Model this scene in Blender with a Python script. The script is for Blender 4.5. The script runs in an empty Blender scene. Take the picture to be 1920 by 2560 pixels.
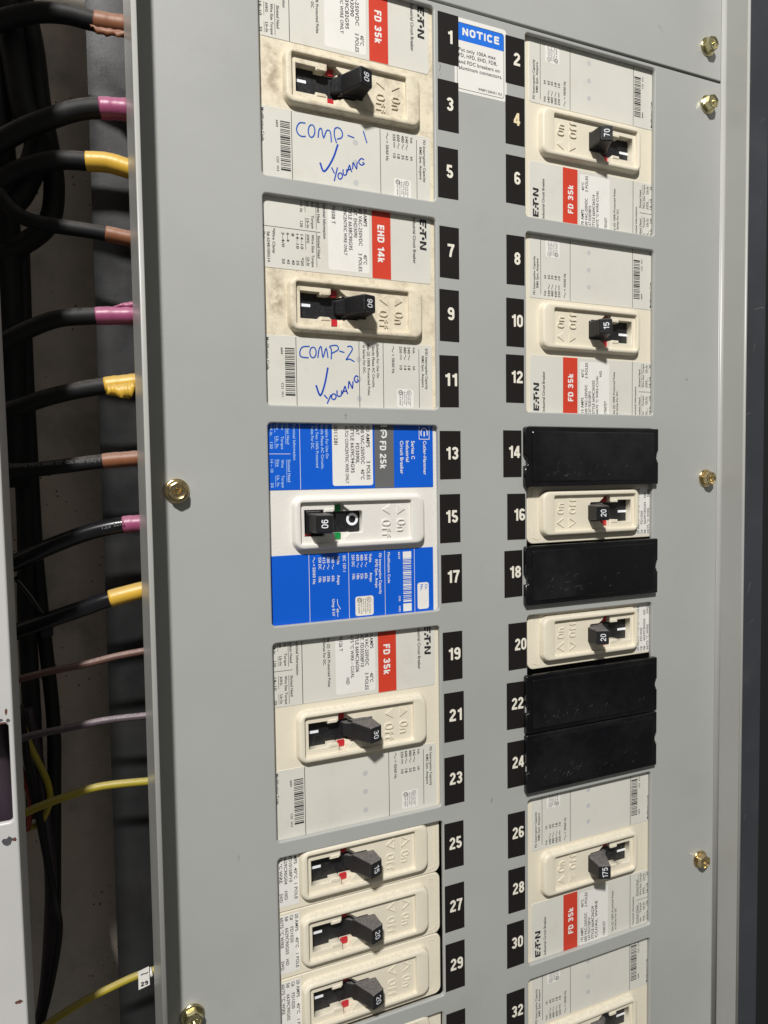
import bpy, bmesh, math, random
from mathutils import Matrix, Vector
from math import sin, cos, pi, radians

# ------------------------------------------------------------------ camera, light, exposure
sc = bpy.context.scene
COL = sc.collection
K = 0.001                                  # all lengths below are millimetres

def P(x, z, h):                            # plate coordinates (right, up, out of the panel) -> world
    return Vector((x * K, -h * K, z * K))

cam_d = bpy.data.cameras.new("camera")
cam = bpy.data.objects.new("camera", cam_d)
COL.objects.link(cam)
sc.camera = cam
right = Vector((0.918578, -0.394992, -0.013962))
down = Vector((-0.033069, -0.041606, -0.998587))
fwd = Vector((0.393853, 0.917742, -0.05128))
cam.matrix_world = Matrix(((right.x, -down.x, -fwd.x, 0), (right.y, -down.y, -fwd.y, 0),
                           (right.z, -down.z, -fwd.z, 0), (0, 0, 0, 1)))
cam.location = P(-86.879, -256.617, 350.616)
cam_d.sensor_fit = 'HORIZONTAL'
cam_d.sensor_width = 36.0
cam_d.lens = 36.0 * 1746.0 / 1920.0
cam_d.clip_start = 0.02
cam_d.clip_end = 50.0

world = bpy.data.worlds.new("World")
sc.world = world
world.use_nodes = True
wn = world.node_tree
bg = wn.nodes["Background"]
tc = wn.nodes.new('ShaderNodeTexCoord')
wno = wn.nodes.new('ShaderNodeTexNoise'); wno.inputs['Scale'].default_value = 1.6
wno.inputs['Detail'].default_value = 3
wr = wn.nodes.new('ShaderNodeValToRGB')
wr.color_ramp.elements[0].position = 0.38; wr.color_ramp.elements[0].color = (0.25, 0.26, 0.27, 1)
wr.color_ramp.elements[1].position = 0.68; wr.color_ramp.elements[1].color = (1.5, 1.45, 1.32, 1)
wn.links.new(tc.outputs['Generated'], wno.inputs['Vector'])
wn.links.new(wno.outputs['Fac'], wr.inputs['Fac'])
wn.links.new(wr.outputs['Color'], bg.inputs['Color'])
bg.inputs['Strength'].default_value = 0.185

def area_lamp(name, target, direction, dist, size, power, color, shape='DISK', size_y=None):
    l = bpy.data.lights.new(name, 'AREA')
    l.shape = shape; l.size = size
    if size_y: l.size_y = size_y
    l.energy = power; l.color = color
    o = bpy.data.objects.new(name, l); COL.objects.link(o)
    d = Vector((direction[0], -direction[2], direction[1])).normalized()
    o.location = target + d * dist
    o.rotation_euler = d.to_track_quat('Z', 'Y').to_euler()
    return o
# one bright work lamp high on the left, just under three metres away
area_lamp("work_lamp", P(110, -260, 0), (-980, 1926, 1800), 2.812, 0.18, 106.0, (1.0, 0.978, 0.935))
sc.view_settings.view_transform = 'Standard'
sc.view_settings.look = 'None'
sc.view_settings.exposure = 0.0
sc.view_settings.gamma = 1.0

# ------------------------------------------------------------------ materials
def new_mat(name):
    m = bpy.data.materials.new(name); m.use_nodes = True
    return m, m.node_tree, m.node_tree.nodes['Principled BSDF']

def srgb(r, g, b):
    f = lambda c: (c / 255 / 12.92) if c <= 10 else ((c / 255 + 0.055) / 1.055) ** 2.4
    return (f(r), f(g), f(b))

def mat(name, col, rough=0.5, metal=0.0, var=0.0, var_scale=30, bump=0.0, bump_scale=800, dirt=None,
        dirt_scale=60, dirt_lo=0.55, dirt_hi=0.75, specks=None, speck_scale=260, speck_size=0.12, dust=None,
        rough_var=0.0, spec=0.5, speck_mask=None, coat=0.0, stain=None):
    m, nt, b = new_mat(name)
    N = nt.nodes.new; Lk = nt.links.new
    b.inputs['Roughness'].default_value = rough
    b.inputs['Metallic'].default_value = metal
    b.inputs['Specular IOR Level'].default_value = spec
    if coat: b.inputs['Coat Weight'].default_value = coat; b.inputs['Coat Roughness'].default_value = 0.15
    t = N('ShaderNodeTexCoord'); oi = N('ShaderNodeObjectInfo')
    ad = N('ShaderNodeVectorMath'); ad.operation = 'ADD'
    ml = N('ShaderNodeMath'); ml.operation = 'MULTIPLY'; ml.inputs[1].default_value = 7.3
    Lk(oi.outputs['Random'], ml.inputs[0])
    Lk(t.outputs['Object'], ad.inputs[0]); Lk(ml.outputs[0], ad.inputs[1])
    vec = ad.outputs[0]
    def noise(scale, detail=4, rgh=0.55):
        n = N('ShaderNodeTexNoise'); n.inputs['Scale'].default_value = scale
        n.inputs['Detail'].default_value = detail; n.inputs['Roughness'].default_value = rgh
        Lk(vec, n.inputs['Vector']); return n.outputs['Fac']
    def ramp(src, lo, hi):
        r = N('ShaderNodeMapRange'); r.inputs['From Min'].default_value = lo; r.inputs['From Max'].default_value = hi
        Lk(src, r.inputs['Value']); return r.outputs['Result']
    def mix(fac, c1, c2):
        x = N('ShaderNodeMix'); x.data_type = 'RGBA'
        if hasattr(fac, 'links') or hasattr(fac, 'is_linked'): Lk(fac, x.inputs['Factor'])
        else: x.inputs['Factor'].default_value = fac
        for v, k in ((c1, 6), (c2, 7)):
            if isinstance(v, tuple): x.inputs[k].default_value = (*v, 1)
            else: Lk(v, x.inputs[k])
        return x.outputs[2]
    def times(a, v):
        x = N('ShaderNodeMath'); x.operation = 'MULTIPLY'; Lk(a, x.inputs[0])
        if isinstance(v, (int, float)): x.inputs[1].default_value = v
        else: Lk(v, x.inputs[1])
        return x.outputs[0]
    c = col
    if var:
        d = tuple(max(0, v * (1 - var)) for v in col); l = tuple(v * (1 + var * 0.7) for v in col)
        c = mix(ramp(noise(var_scale), 0.3, 0.7), d, l)
    if dirt:
        f = ramp(noise(dirt_scale, 8, 0.7), dirt_lo, dirt_hi)
        f = times(f, dirt[1]); c = mix(f, c, dirt[0])
    if stain:                                   # a rubbed-in smear with a shape of its own
        sb = N('ShaderNodeVectorMath'); sb.operation = 'SUBTRACT'; sb.inputs[1].default_value = stain[1]
        Lk(t.outputs['Object'], sb.inputs[0])
        sm = N('ShaderNodeVectorMath'); sm.operation = 'MULTIPLY'; sm.inputs[1].default_value = tuple(1 / v for v in stain[2])
        Lk(sb.outputs[0], sm.inputs[0])
        ln = N('ShaderNodeVectorMath'); ln.operation = 'LENGTH'; Lk(sm.outputs[0], ln.inputs[0])
        f = times(ramp(ln.outputs['Value'], 1.15, 0.25), ramp(noise(230, 5), 0.36, 0.62))
        c = mix(times(f, stain[3]), c, stain[0])
    if specks:
        v = N('ShaderNodeTexVoronoi'); v.inputs['Scale'].default_value = speck_scale
        Lk(vec, v.inputs['Vector'])
        f = ramp(v.outputs['Distance'], speck_size, speck_size * 0.6)
        g = ramp(noise(speck_mask or speck_scale * 0.12, 2), 0.52, 0.60)
        c = mix(times(times(f, g), specks[1]), c, specks[0])
    if dust:
        ge = N('ShaderNodeNewGeometry'); sp = N('ShaderNodeSeparateXYZ'); Lk(ge.outputs['Normal'], sp.inputs[0])
        f = ramp(sp.outputs['Z'], 0.15, 0.85)
        f = times(f, ramp(noise(dust[2], 6, 0.8), 0.30, 0.62)); f = times(f, dust[1])
        c = mix(f, c, dust[0])
    if isinstance(c, tuple): b.inputs['Base Color'].default_value = (*c, 1)
    else: Lk(c, b.inputs['Base Color'])
    if rough_var:
        r = N('ShaderNodeMapRange'); r.inputs['To Min'].default_value = max(0.02, rough - rough_var)
        r.inputs['To Max'].default_value = min(1, rough + rough_var)
        r.inputs['From Min'].default_value = 0.3; r.inputs['From Max'].default_value = 0.7
        Lk(noise(var_scale * 1.7), r.inputs['Value']); Lk(r.outputs['Result'], b.inputs['Roughness'])
    if bump:
        bp = N('ShaderNodeBump'); bp.inputs['Strength'].default_value = bump; bp.inputs['Distance'].default_value = 0.0003
        Lk(noise(bump_scale, 3), bp.inputs['Height']); Lk(bp.outputs[0], b.inputs['Normal'])
    return m

PAINT = (0.396, 0.404, 0.392)
M = {}
M['panel'] = mat('grey_enamel', PAINT, 0.36, var=0.075, var_scale=7, bump=0.10, bump_scale=420, rough_var=0.11,
                 specks=((0.16, 0.15, 0.13), 0.6), speck_scale=170, speck_size=0.05, speck_mask=14,
                 dirt=((0.30, 0.30, 0.28), 0.30), dirt_scale=22, dirt_lo=0.58, dirt_hi=0.8)
M['rail'] = mat('grey_enamel_rail', (0.40, 0.402, 0.383), 0.34, var=0.05, var_scale=12, bump=0.08, bump_scale=420, rough_var=0.06,
                specks=((0.12, 0.11, 0.10), 0.6), speck_scale=150, speck_size=0.05, speck_mask=14)
M['beige'] = mat('beige_moulded_plastic', (0.765, 0.705, 0.572), 0.52, dust=((0.46, 0.43, 0.37), 0.55, 420), var=0.03, var_scale=40, bump=0.35, bump_scale=1500,
                 specks=((0.25, 0.19, 0.12), 0.55), speck_scale=420, speck_size=0.07, speck_mask=40)
M['beige_dirty'] = mat('grimy_beige_plastic', (0.755, 0.68, 0.53), 0.55, stain=((0.23, 0.165, 0.095), (-0.002, 0.0078, -0.005), (0.0125, 0.0052, 0.02), 0.8), dust=((0.36, 0.31, 0.24), 0.7, 420), var=0.05, var_scale=45, bump=0.5, bump_scale=1400,
                       dirt=((0.28, 0.215, 0.14), 0.6), dirt_scale=120, dirt_lo=0.47, dirt_hi=0.74,
                       specks=((0.16, 0.12, 0.08), 0.8), speck_scale=640, speck_size=0.16, speck_mask=60)
M['white_plastic'] = mat('white_moulded_plastic', (0.76, 0.735, 0.69), 0.50, var=0.02, var_scale=40, bump=0.5, bump_scale=1100,
                         specks=((0.3, 0.25, 0.2), 0.5), speck_scale=330, speck_size=0.05, speck_mask=30)
M['label_grey'] = mat('pale_grey_label_film', (0.675, 0.662, 0.605), 0.40, var=0.03, var_scale=35, bump=0.05, bump_scale=300,
                      dirt=((0.50, 0.46, 0.36), 0.35), dirt_scale=38, dirt_lo=0.56, dirt_hi=0.78,
                      specks=((0.20, 0.17, 0.13), 0.5), speck_scale=300, speck_size=0.04, speck_mask=30)
M['label_blue'] = mat('blue_label_film', (0.003, 0.105, 0.62), 0.36, var=0.03, var_scale=30,
                      specks=((0.1, 0.25, 0.6), 0.4), speck_scale=240, speck_size=0.04, speck_mask=30)
M['sticker'] = mat('white_paper_sticker', (0.80, 0.785, 0.75), 0.42, var=0.02, var_scale=30, bump=0.08, bump_scale=150,
                   dirt=((0.60, 0.57, 0.50), 0.25), dirt_scale=50)
M['sticker_warm'] = mat('cream_paper_sticker', (0.80, 0.76, 0.68), 0.45, var=0.02)
M['ink'] = mat('black_ink', (0.022, 0.022, 0.026), 0.45)
M['ink_soft'] = mat('worn_black_ink', (0.075, 0.073, 0.075), 0.5)
M['white_ink'] = mat('white_ink', (0.80, 0.80, 0.78), 0.45)
M['sky_ink'] = mat('pale_blue_ink', (0.42, 0.60, 0.84), 0.45)
M['red'] = mat('red_print', (0.62, 0.052, 0.026), 0.38, var=0.04)
M['grey_band'] = mat('mid_grey_print', (0.135, 0.137, 0.140), 0.42, var=0.04)
M['dot'] = mat('grey_print_dot', (0.53, 0.53, 0.53), 0.42)
M['black'] = mat('black_moulded_plastic', (0.010, 0.010, 0.012), 0.40, spec=0.4, bump=0.8, bump_scale=1500,
                 dust=((0.22, 0.205, 0.20), 0.62, 1100), rough_var=0.08)
M['black_dusty'] = mat('dusty_black_plastic', (0.014, 0.0135, 0.015), 0.50, spec=0.4, bump=1.0, bump_scale=1500,
                       dust=((0.27, 0.25, 0.245), 0.75, 1300))
M['shutter'] = mat('black_slide_plastic', (0.010, 0.010, 0.012), 0.42, bump=0.4, bump_scale=900,
                   dirt=((0.10, 0.10, 0.10), 0.35), dirt_scale=500, dirt_lo=0.5, dirt_hi=0.8)
M['mark'] = mat('white_indicator_print', (0.85, 0.87, 0.93), 0.4)
M['flag_red'] = mat('red_indicator_plastic', (0.50, 0.018, 0.028), 0.4)
M['flag_green'] = mat('green_indicator_plastic', (0.006, 0.24, 0.055), 0.4)
M['filler'] = mat('glossy_black_filler_plastic', (0.005, 0.005, 0.006), 0.21, spec=0.42, bump=0.02, bump_scale=300, rough_var=0.10,
                  dirt=((0.030, 0.030, 0.033), 0.6), dirt_scale=14, dirt_lo=0.50, dirt_hi=0.80,
                  specks=((0.4, 0.4, 0.38), 0.35), speck_scale=170, speck_size=0.03, speck_mask=12)
M['tag_black'] = mat('black_vinyl', (0.011, 0.009, 0.0085), 0.50, spec=0.32, bump=0.15, bump_scale=500,
                     specks=((0.3, 0.25, 0.2), 0.5), speck_scale=260, speck_size=0.04, speck_mask=20)
M['digit'] = mat('cream_digit_print', (0.82, 0.78, 0.68), 0.45)
M['digit_yellow'] = mat('yellowed_digit_print', (0.82, 0.70, 0.45), 0.45)
M['notice_blue'] = mat('notice_blue_print', (0.014, 0.165, 0.72), 0.4)
M['pen'] = mat('blue_pen_ink', (0.004, 0.085, 0.46), 0.4)
M['marker'] = mat('blue_marker_ink', (0.002, 0.060, 0.47), 0.35)
M['faint'] = mat('faint_jacket_ink', (0.13, 0.13, 0.135), 0.5)
M['brass'] = mat('yellow_zinc_plate', (0.72, 0.58, 0.33), 0.24, 1.0, var=0.12, var_scale=260, rough_var=0.07)
M['brass_green'] = mat('greenish_zinc_plate', (0.66, 0.60, 0.36), 0.22, 1.0, var=0.12, var_scale=260, rough_var=0.06)
M['cable'] = mat('black_cable_jacket', (0.010, 0.010, 0.011), 0.60, spec=0.30, var=0.2, var_scale=60, bump=0.1, bump_scale=200,
                 dust=((0.095, 0.085, 0.078), 0.9, 240))
M['cable_clean'] = mat('shiny_black_cable_jacket', (0.008, 0.008, 0.010), 0.22)
M['tape_brown'] = mat('brown_tape', (0.235, 0.088, 0.038), 0.5, var=0.10, var_scale=90, bump=0.25, bump_scale=260, dust=((0.40, 0.33, 0.30), 0.6, 700))
M['tape_pink'] = mat('magenta_tape', (0.33, 0.072, 0.165), 0.40, var=0.08, var_scale=90, bump=0.3, bump_scale=200, dust=((0.50, 0.36, 0.42), 0.4, 700))
M['tape_yellow'] = mat('yellow_tape', (0.66, 0.40, 0.045), 0.42, var=0.06, var_scale=90, bump=0.25, bump_scale=260,
                       dust=((0.42, 0.33, 0.18), 0.8, 900))
M['wire_brown'] = mat('brown_wire_jacket', (0.13, 0.065, 0.050), 0.5, var=0.15, var_scale=80, dust=((0.42, 0.30, 0.27), 0.7, 500))
M['wire_purple'] = mat('purple_wire_jacket', (0.095, 0.070, 0.085), 0.5, var=0.15, var_scale=80, bump=0.5, bump_scale=700, dust=((0.36, 0.30, 0.32), 0.9, 800))
M['wire_yellow'] = mat('yellow_wire_jacket', (0.36, 0.29, 0.025), 0.5, var=0.1, var_scale=80, dust=((0.50, 0.42, 0.25), 0.6, 600))
M['dim'] = mat('dark_purple_jacket', (0.030, 0.018, 0.028), 0.5, dust=((0.06, 0.05, 0.05), 0.6, 300))  # darker base than the other purple jacket
M['wire_red'] = mat('red_wire_jacket', (0.25, 0.03, 0.02), 0.45)
M['back'] = mat('dirty_grey_gutter_steel', (0.46, 0.435, 0.38), 0.5, metal=0.0, var=0.35, var_scale=16, rough_var=0.12,
                dirt=((0.62, 0.52, 0.45), 1.0), dirt_scale=13, dirt_lo=0.44, dirt_hi=0.60, bump=0.25, bump_scale=380,
                specks=((0.02, 0.018, 0.016), 0.9), speck_scale=230, speck_size=0.17, speck_mask=26)
M['channel'] = mat('dark_oily_steel', (0.085, 0.085, 0.088), 0.36, metal=0.8, var=0.35, var_scale=22, rough_var=0.08, bump=0.12, bump_scale=700)
M['side'] = mat('slate_gutter_steel', (0.055, 0.059, 0.070), 0.45, metal=0.2, var=0.2, var_scale=12, rough_var=0.1,
                dirt=((0.085, 0.085, 0.085), 0.5), dirt_scale=24, dirt_lo=0.56, dirt_hi=0.78, bump=0.2, bump_scale=300)
M['trim'] = mat('pale_grey_trim_paint', (0.54, 0.535, 0.53), 0.38, var=0.05, var_scale=20,
                specks=((0.18, 0.08, 0.05), 0.8), speck_scale=60, speck_size=0.06, speck_mask=9)
M['rust'] = mat('rusty_chip', (0.13, 0.055, 0.035), 0.75, var=0.4, var_scale=400)
M['bare'] = mat('bare_dark_steel', (0.13, 0.125, 0.14), 0.5, metal=0.4, var=0.3, var_scale=300)
M['smudge'] = mat('dark_rub_mark', (0.21, 0.205, 0.19), 0.5, var=0.3, var_scale=500)
M['void'] = mat('unlit_void_black', (0.006, 0.006, 0.007), 0.8)  # near-black colour painted in for the unlit void

# ------------------------------------------------------------------ mesh helpers
class MB:
    def __init__(s): s.v = []; s.f = []; s.m = []; s.sm = []
    def add(s, vs, fs, mi=0, smooth=False):
        o = len(s.v); s.v += [tuple(v) for v in vs]
        for f in fs: s.f.append(tuple(i + o for i in f)); s.m.append(mi); s.sm.append(smooth)
    def box(s, x0, x1, y0, y1, z0, z1, mi=0):
        s.add([(x0, y0, z0), (x1, y0, z0), (x1, y1, z0), (x0, y1, z0), (x0, y0, z1), (x1, y0, z1), (x1, y1, z1), (x0, y1, z1)],
              [(3, 2, 1, 0), (4, 5, 6, 7), (0, 1, 5, 4), (1, 2, 6, 5), (2, 3, 7, 6), (3, 0, 4, 7)], mi)
    def rect(s, x0, x1, y0, y1, z, mi=0):
        s.add([(x0, y0, z), (x1, y0, z), (x1, y1, z), (x0, y1, z)], [(0, 1, 2, 3)], mi)
    def rings(s, rings, mi=0, cap0=False, cap1=True, smooth=False):
        n = len(rings[0]); o = len(s.v)
        for r in rings: s.v += [tuple(p) for p in r]
        for i in range(len(rings) - 1):
            for j in range(n):
                k = (j + 1) % n
                s.f.append((o + i * n + j, o + i * n + k, o + (i + 1) * n + k, o + (i + 1) * n + j)); s.m.append(mi); s.sm.append(smooth)
        if cap0: s.f.append(tuple(o + j for j in reversed(range(n)))); s.m.append(mi); s.sm.append(False)
        if cap1: s.f.append(tuple(o + (len(rings) - 1) * n + j for j in range(n))); s.m.append(mi); s.sm.append(False)
    def ribbon(s, pts, w, z, mi=0, h=0.0, closed=False):
        n = len(pts); L = []; R = []
        for i, (x, y) in enumerate(pts):
            a = pts[(i - 1) % n] if (closed or i > 0) else pts[i]
            b = pts[(i + 1) % n] if (closed or i < n - 1) else pts[i]
            d1 = Vector((x - a[0], y - a[1])); d2 = Vector((b[0] - x, b[1] - y))
            if d1.length < 1e-6: d1 = d2
            if d2.length < 1e-6: d2 = d1
            d1.normalize(); d2.normalize(); t = (d1 + d2)
            if t.length < 1e-3: t = d1
            t.normalize(); nrm = Vector((-t.y, t.x)); k = w / 2 / max(0.5, abs(nrm.dot(Vector((-d1.y, d1.x)))))
            L.append((x + nrm.x * k, y + nrm.y * k)); R.append((x - nrm.x * k, y - nrm.y * k))
        m = n if closed else n - 1
        for i in range(m):
            j = (i + 1) % n
            q = [L[i], R[i], R[j], L[j]]
            if h: 
                s.add([(p[0], p[1], z) for p in q] + [(p[0], p[1], z + h) for p in q],
                      [(4, 5, 6, 7), (1, 0, 4, 5), (2, 1, 5, 6), (3, 2, 6, 7), (0, 3, 7, 4)], mi)
            else: s.add([(p[0], p[1], z) for p in q], [(0, 1, 2, 3)], mi)
    def disc(s, x, y, z, r, n=20, mi=0, r0=None):
        if r0:
            s.rings([[(x + r * cos(2 * pi * i / n), y + r * sin(2 * pi * i / n), z) for i in range(n)],
                     [(x + r0 * cos(2 * pi * i / n), y + r0 * sin(2 * pi * i / n), z) for i in range(n)]], mi, cap1=False)
        else: s.add([(x + r * cos(2 * pi * i / n), y + r * sin(2 * pi * i / n), z) for i in range(n)], [tuple(range(n))], mi)
    def mesh(s, name, mats):
        me = bpy.data.meshes.new(name)
        me.from_pydata([(x * K, y * K, z * K) for x, y, z in s.v], [], s.f)
        for m in mats: me.materials.append(M[m] if isinstance(m, str) else m)
        me.polygons.foreach_set('material_index', s.m); me.polygons.foreach_set('use_smooth', s.sm)
        me.update(); return me

def rrect(x0, x1, y0, y1, r, z, n=4):
    out = []
    r = max(r, 0.001)
    for cx, cy, a in ((x1 - r, y1 - r, 0), (x0 + r, y1 - r, 90), (x0 + r, y0 + r, 180), (x1 - r, y0 + r, 270)):
        for i in range(n + 1):
            t = radians(a + 90 * i / n); out.append((cx + r * cos(t), cy + r * sin(t), z))
    return out

def curve_mesh(name, polys, z0, z1, bevel=0.0, mats=('panel',), res=2):
    """flat plate with holes: first outline outer, the others holes; z0..z1 total thickness"""
    cu = bpy.data.curves.new('outline', 'CURVE'); cu.dimensions = '2D'; cu.fill_mode = 'BOTH'
    for pl in polys:
        sp = cu.splines.new('POLY'); sp.points.add(len(pl) - 1)
        for p, q in zip(sp.points, pl): p.co = (q[0] * K, q[1] * K, 0, 1)
        sp.use_cyclic_u = True
    t = (z1 - z0) / 2
    cu.extrude = max(1e-6, (t - bevel)) * K; cu.bevel_depth = bevel * K; cu.bevel_resolution = res; cu.offset = -bevel * K
    o = bpy.data.objects.new('outline', cu); COL.objects.link(o)
    dg = bpy.context.evaluated_depsgraph_get()
    me = bpy.data.meshes.new_from_object(o.evaluated_get(dg)); me.name = name
    bpy.data.objects.remove(o); bpy.data.curves.remove(cu)
    me.transform(Matrix.Translation((0, 0, (z0 + z1) / 2 * K)))
    me.materials.clear()
    for m in mats: me.materials.append(M[m])
    return me

def tube(mb, pts, r, mi=0, n=14, sub=6, cap=True, jitter=0.0, taper=None):
    pts = [Vector(p) for p in pts]; P2 = [pts[0] * 2 - pts[1]] + pts + [pts[-1] * 2 - pts[-2]]
    path = []
    for i in range(1, len(P2) - 2):
        a, b, c, d = P2[i - 1:i + 3]
        for k in range(sub):
            t = k / sub
            path.append(0.5 * ((2 * b) + (-a + c) * t + (2 * a - 5 * b + 4 * c - d) * t * t + (-a + 3 * b - 3 * c + d) * t ** 3))
    path.append(pts[-1])
    rings = []
    up = Vector((0.1, 0.2, 1)).normalized()
    for i, p in enumerate(path):
        t = (path[min(i + 1, len(path) - 1)] - path[max(i - 1, 0)]).normalized()
        u = t.cross(up).normalized(); w = t.cross(u).normalized()
        rr = r * (1 + jitter * sin(i * 2.1) * 0.5 + jitter * sin(i * 0.9 + 1) * 0.5)
        rings.append([p + (u * cos(2 * pi * j / n) + w * sin(2 * pi * j / n)) * rr for j in range(n)])
    mb.rings(rings, mi, cap0=cap, cap1=cap, smooth=True)
    return path

# ------------------------------------------------------------------ lettering (each glyph taken once from the built-in font)
GL = {}
CHARS = {'n': "ABCDEFGHIJKLMNOPQRSTUVWXYZabcdefghijklmnopqrstuvwxyz0123456789.,-+/()%#*°=~–_"}
def build_glyphs():
    obs = []
    for st, chars in CHARS.items():
        for ch in dict.fromkeys(chars):
            for tag in (ch, 'H' + ch + 'H'):
                cu = bpy.data.curves.new('glyph', 'FONT'); cu.body = tag; cu.size = 1.0
                cu.resolution_u = 3
                cu.offset = 0.022 if st == 'b' else 0.018
                o = bpy.data.objects.new('glyph', cu); COL.objects.link(o); obs.append((st, ch, tag, o))
    cu = bpy.data.curves.new('glyph', 'FONT'); cu.body = 'HH'; o = bpy.data.objects.new('glyph', cu); COL.objects.link(o)
    obs.append(('w', 'HH', 'HH', o))
    dg = bpy.context.evaluated_depsgraph_get(); raw = {}
    for st, ch, tag, o in obs:
        me = bpy.data.meshes.new_from_object(o.evaluated_get(dg))
        vs = [tuple(v.co) for v in me.vertices]; fs = [tuple(p.vertices) for p in me.polygons]
        raw[(st, ch, tag)] = (vs, fs); bpy.data.meshes.remove(me)
    for st, ch, tag, o in obs:
        c = o.data; bpy.data.objects.remove(o); bpy.data.curves.remove(c)
    wid = lambda vs: (max(v[0] for v in vs) - min(v[0] for v in vs)) if vs else 0
    hh = raw[('w', 'HH', 'HH')][0]; whh = wid(hh)
    GL['cap'] = max(v[1] for v in hh)
    for st, chars in CHARS.items():
        for ch in dict.fromkeys(chars):
            vs, fs = raw[(st, ch, ch)]
            adv = wid(raw[(st, ch, 'H' + ch + 'H')][0]) - whh
            GL[(st, ch)] = (vs, fs, adv)
build_glyphs()

# ---- bold signage letters and figures drawn as strokes (condensed grotesque)
def ell(cx, cy, rx, ry, a0, a1, n=10): return [(cx + rx * cos(radians(a0 + (a1 - a0) * i / n)), cy + ry * sin(radians(a0 + (a1 - a0) * i / n))) for i in range(n + 1)]
def stroke_glyph(ch, t, w):
    l, r, bt, tp = t / 2, w - t / 2, t / 2, 1 - t / 2; m = w / 2; rx = (r - l) / 2; ry = rx * 1.15
    if ch in '0O': return [(ell(m, tp - ry, rx, ry, 0, 180) + ell(m, bt + ry, rx, ry, 180, 360), True)], w
    if ch == '1': return [([(w * .60, 0), (w * .60, 1)], False), ([(w * .60, 1 - t * .75), (w * .42, .80), (w * .14, .77)], False)], w * .60 + t / 2
    if ch == '2': return [(ell(m, tp - ry, rx, ry, 175, -35) + [(l + .02, bt + .12), (l, bt)], False), ([(0, bt), (w, bt)], False)], w
    if ch == '3': return [(ell(m, tp - ry * .95, rx, ry * .95, 165, -80) , False), (ell(m, bt + ry, rx, ry, 82, -165), False), ([(m - .06, .53), (m + .08, .53)], False)], w
    if ch == '4': return [([(w * .70, 0), (w * .70, 1)], False), ([(w * .62, tp), (l * .8, .28 + t * .3)], False), ([(0, .27), (w, .27)], False)], w
    if ch == '5': return [([(r, tp), (l + .05, tp)], False), ([(l + .05, 1), (l + .01, .50)], False), (ell(m, bt + ry * 1.05, rx, ry * 1.05, 135, -165), False)], w
    if ch == '6': return [(ell(m, bt + ry, rx, ry, 0, 360, 16)[:-1], True), ([(l, bt + ry), (l, tp - ry)] + ell(m, tp - ry, rx, ry, 180, 20), False)], w
    if ch == '9': return [(ell(m, tp - ry, rx, ry, 0, 360, 16)[:-1], True), ([(r, tp - ry), (r, bt + ry)] + ell(m, bt + ry, rx, ry, 0, -160), False)], w
    if ch == '7': return [([(0, tp), (w, tp)], False), ([(r, tp), (m * 1.05, .45), (m * .75, 0)], False)], w
    if ch == '8': return [(ell(m, tp - ry * .92, rx * .93, ry * .92, 0, 360, 16)[:-1], True), (ell(m, bt + ry, rx, ry, 0, 360, 16)[:-1], True)], w
    if ch == 'C': return [(ell(m, tp - ry, rx, ry, 20, 180) + ell(m, bt + ry, rx, ry, 180, 340), False)], w
    if ch == 'D': return [([(l, bt), (m, bt)] + ell(m, bt + ry, rx, ry, 270, 360) + ell(m, tp - ry, rx, ry, 0, 90) + [(l, tp)], True)], w
    if ch == 'E': w *= .86; return [([(l, 0), (l, 1)], False), ([(l, tp), (w, tp)], False), ([(l, .52), (w * .92, .52)], False), ([(l, bt), (w, bt)], False)], w
    if ch == 'F': w *= .84; return [([(l, 0), (l, 1)], False), ([(l, tp), (w, tp)], False), ([(l, .50), (w * .90, .50)], False)], w
    if ch == 'H': return [([(l, 0), (l, 1)], False), ([(r, 0), (r, 1)], False), ([(l, .52), (r, .52)], False)], w
    if ch == 'I': return [([(l, 0), (l, 1)], False)], t
    if ch == 'N': return [([(l, 0), (l, 1)], False), ([(r, 0), (r, 1)], False), ([(l, tp), (r, bt)], False)], w
    if ch == 'T': return [([(m, 0), (m, 1)], False), ([(0, tp), (w, tp)], False)], w
    if ch == 'k': w *= .86; return [([(l, 0), (l, 1)], False), ([(l + .02, .26), (w - t * .4, .72)], False), ([(w * .42, .38), (w - t * .35, 0)], False)], w
    if ch == 'n': w *= .84; m = w / 2; rr = (w - t) / 2; return [([(l, 0), (l, .74)], False), ([(l, .40)] + ell(m, .74 - t / 2 - rr * .9, rr, rr * .9, 180, 0) + [(w - t / 2, 0)], False)], w
    if ch == 'f': w *= .62; x = t * .9; return [([(x, 0), (x, .74)] + ell(x + .16, .80, .16, .20 - t / 2, 180, 70, 6), False), ([(0, .66), (w, .66)], False)], w
    return [], w
def stroke_text(mb, s, x0, y, cap, x1, st, z, mi, depth, rot):
    t, w, gap = (.185, .54, .085) if st == 'b' else (.13, .60, .16)
    pen = 0; items = []
    for ch in s:
        if ch == ' ': pen += .28; continue
        g, ad = stroke_glyph(ch, t, w); items.append((pen, g)); pen += ad + gap
    total = pen - gap; kx = cap if x1 is None else (x1 - x0) / total
    for i, (pen, g) in enumerate(items):
        for j, (pts, closed) in enumerate(g):
            q = [((pen + px) * kx, py * cap) for px, py in pts]
            if rot: q = [(a * cos(rot) - b * sin(rot), a * sin(rot) + b * cos(rot)) for a, b in q]
            mb.ribbon([(x0 + a, y + b) for a, b in q], t * (kx + cap) / 2, z + j * .004, mi, h=(depth or 0), closed=closed)

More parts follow.
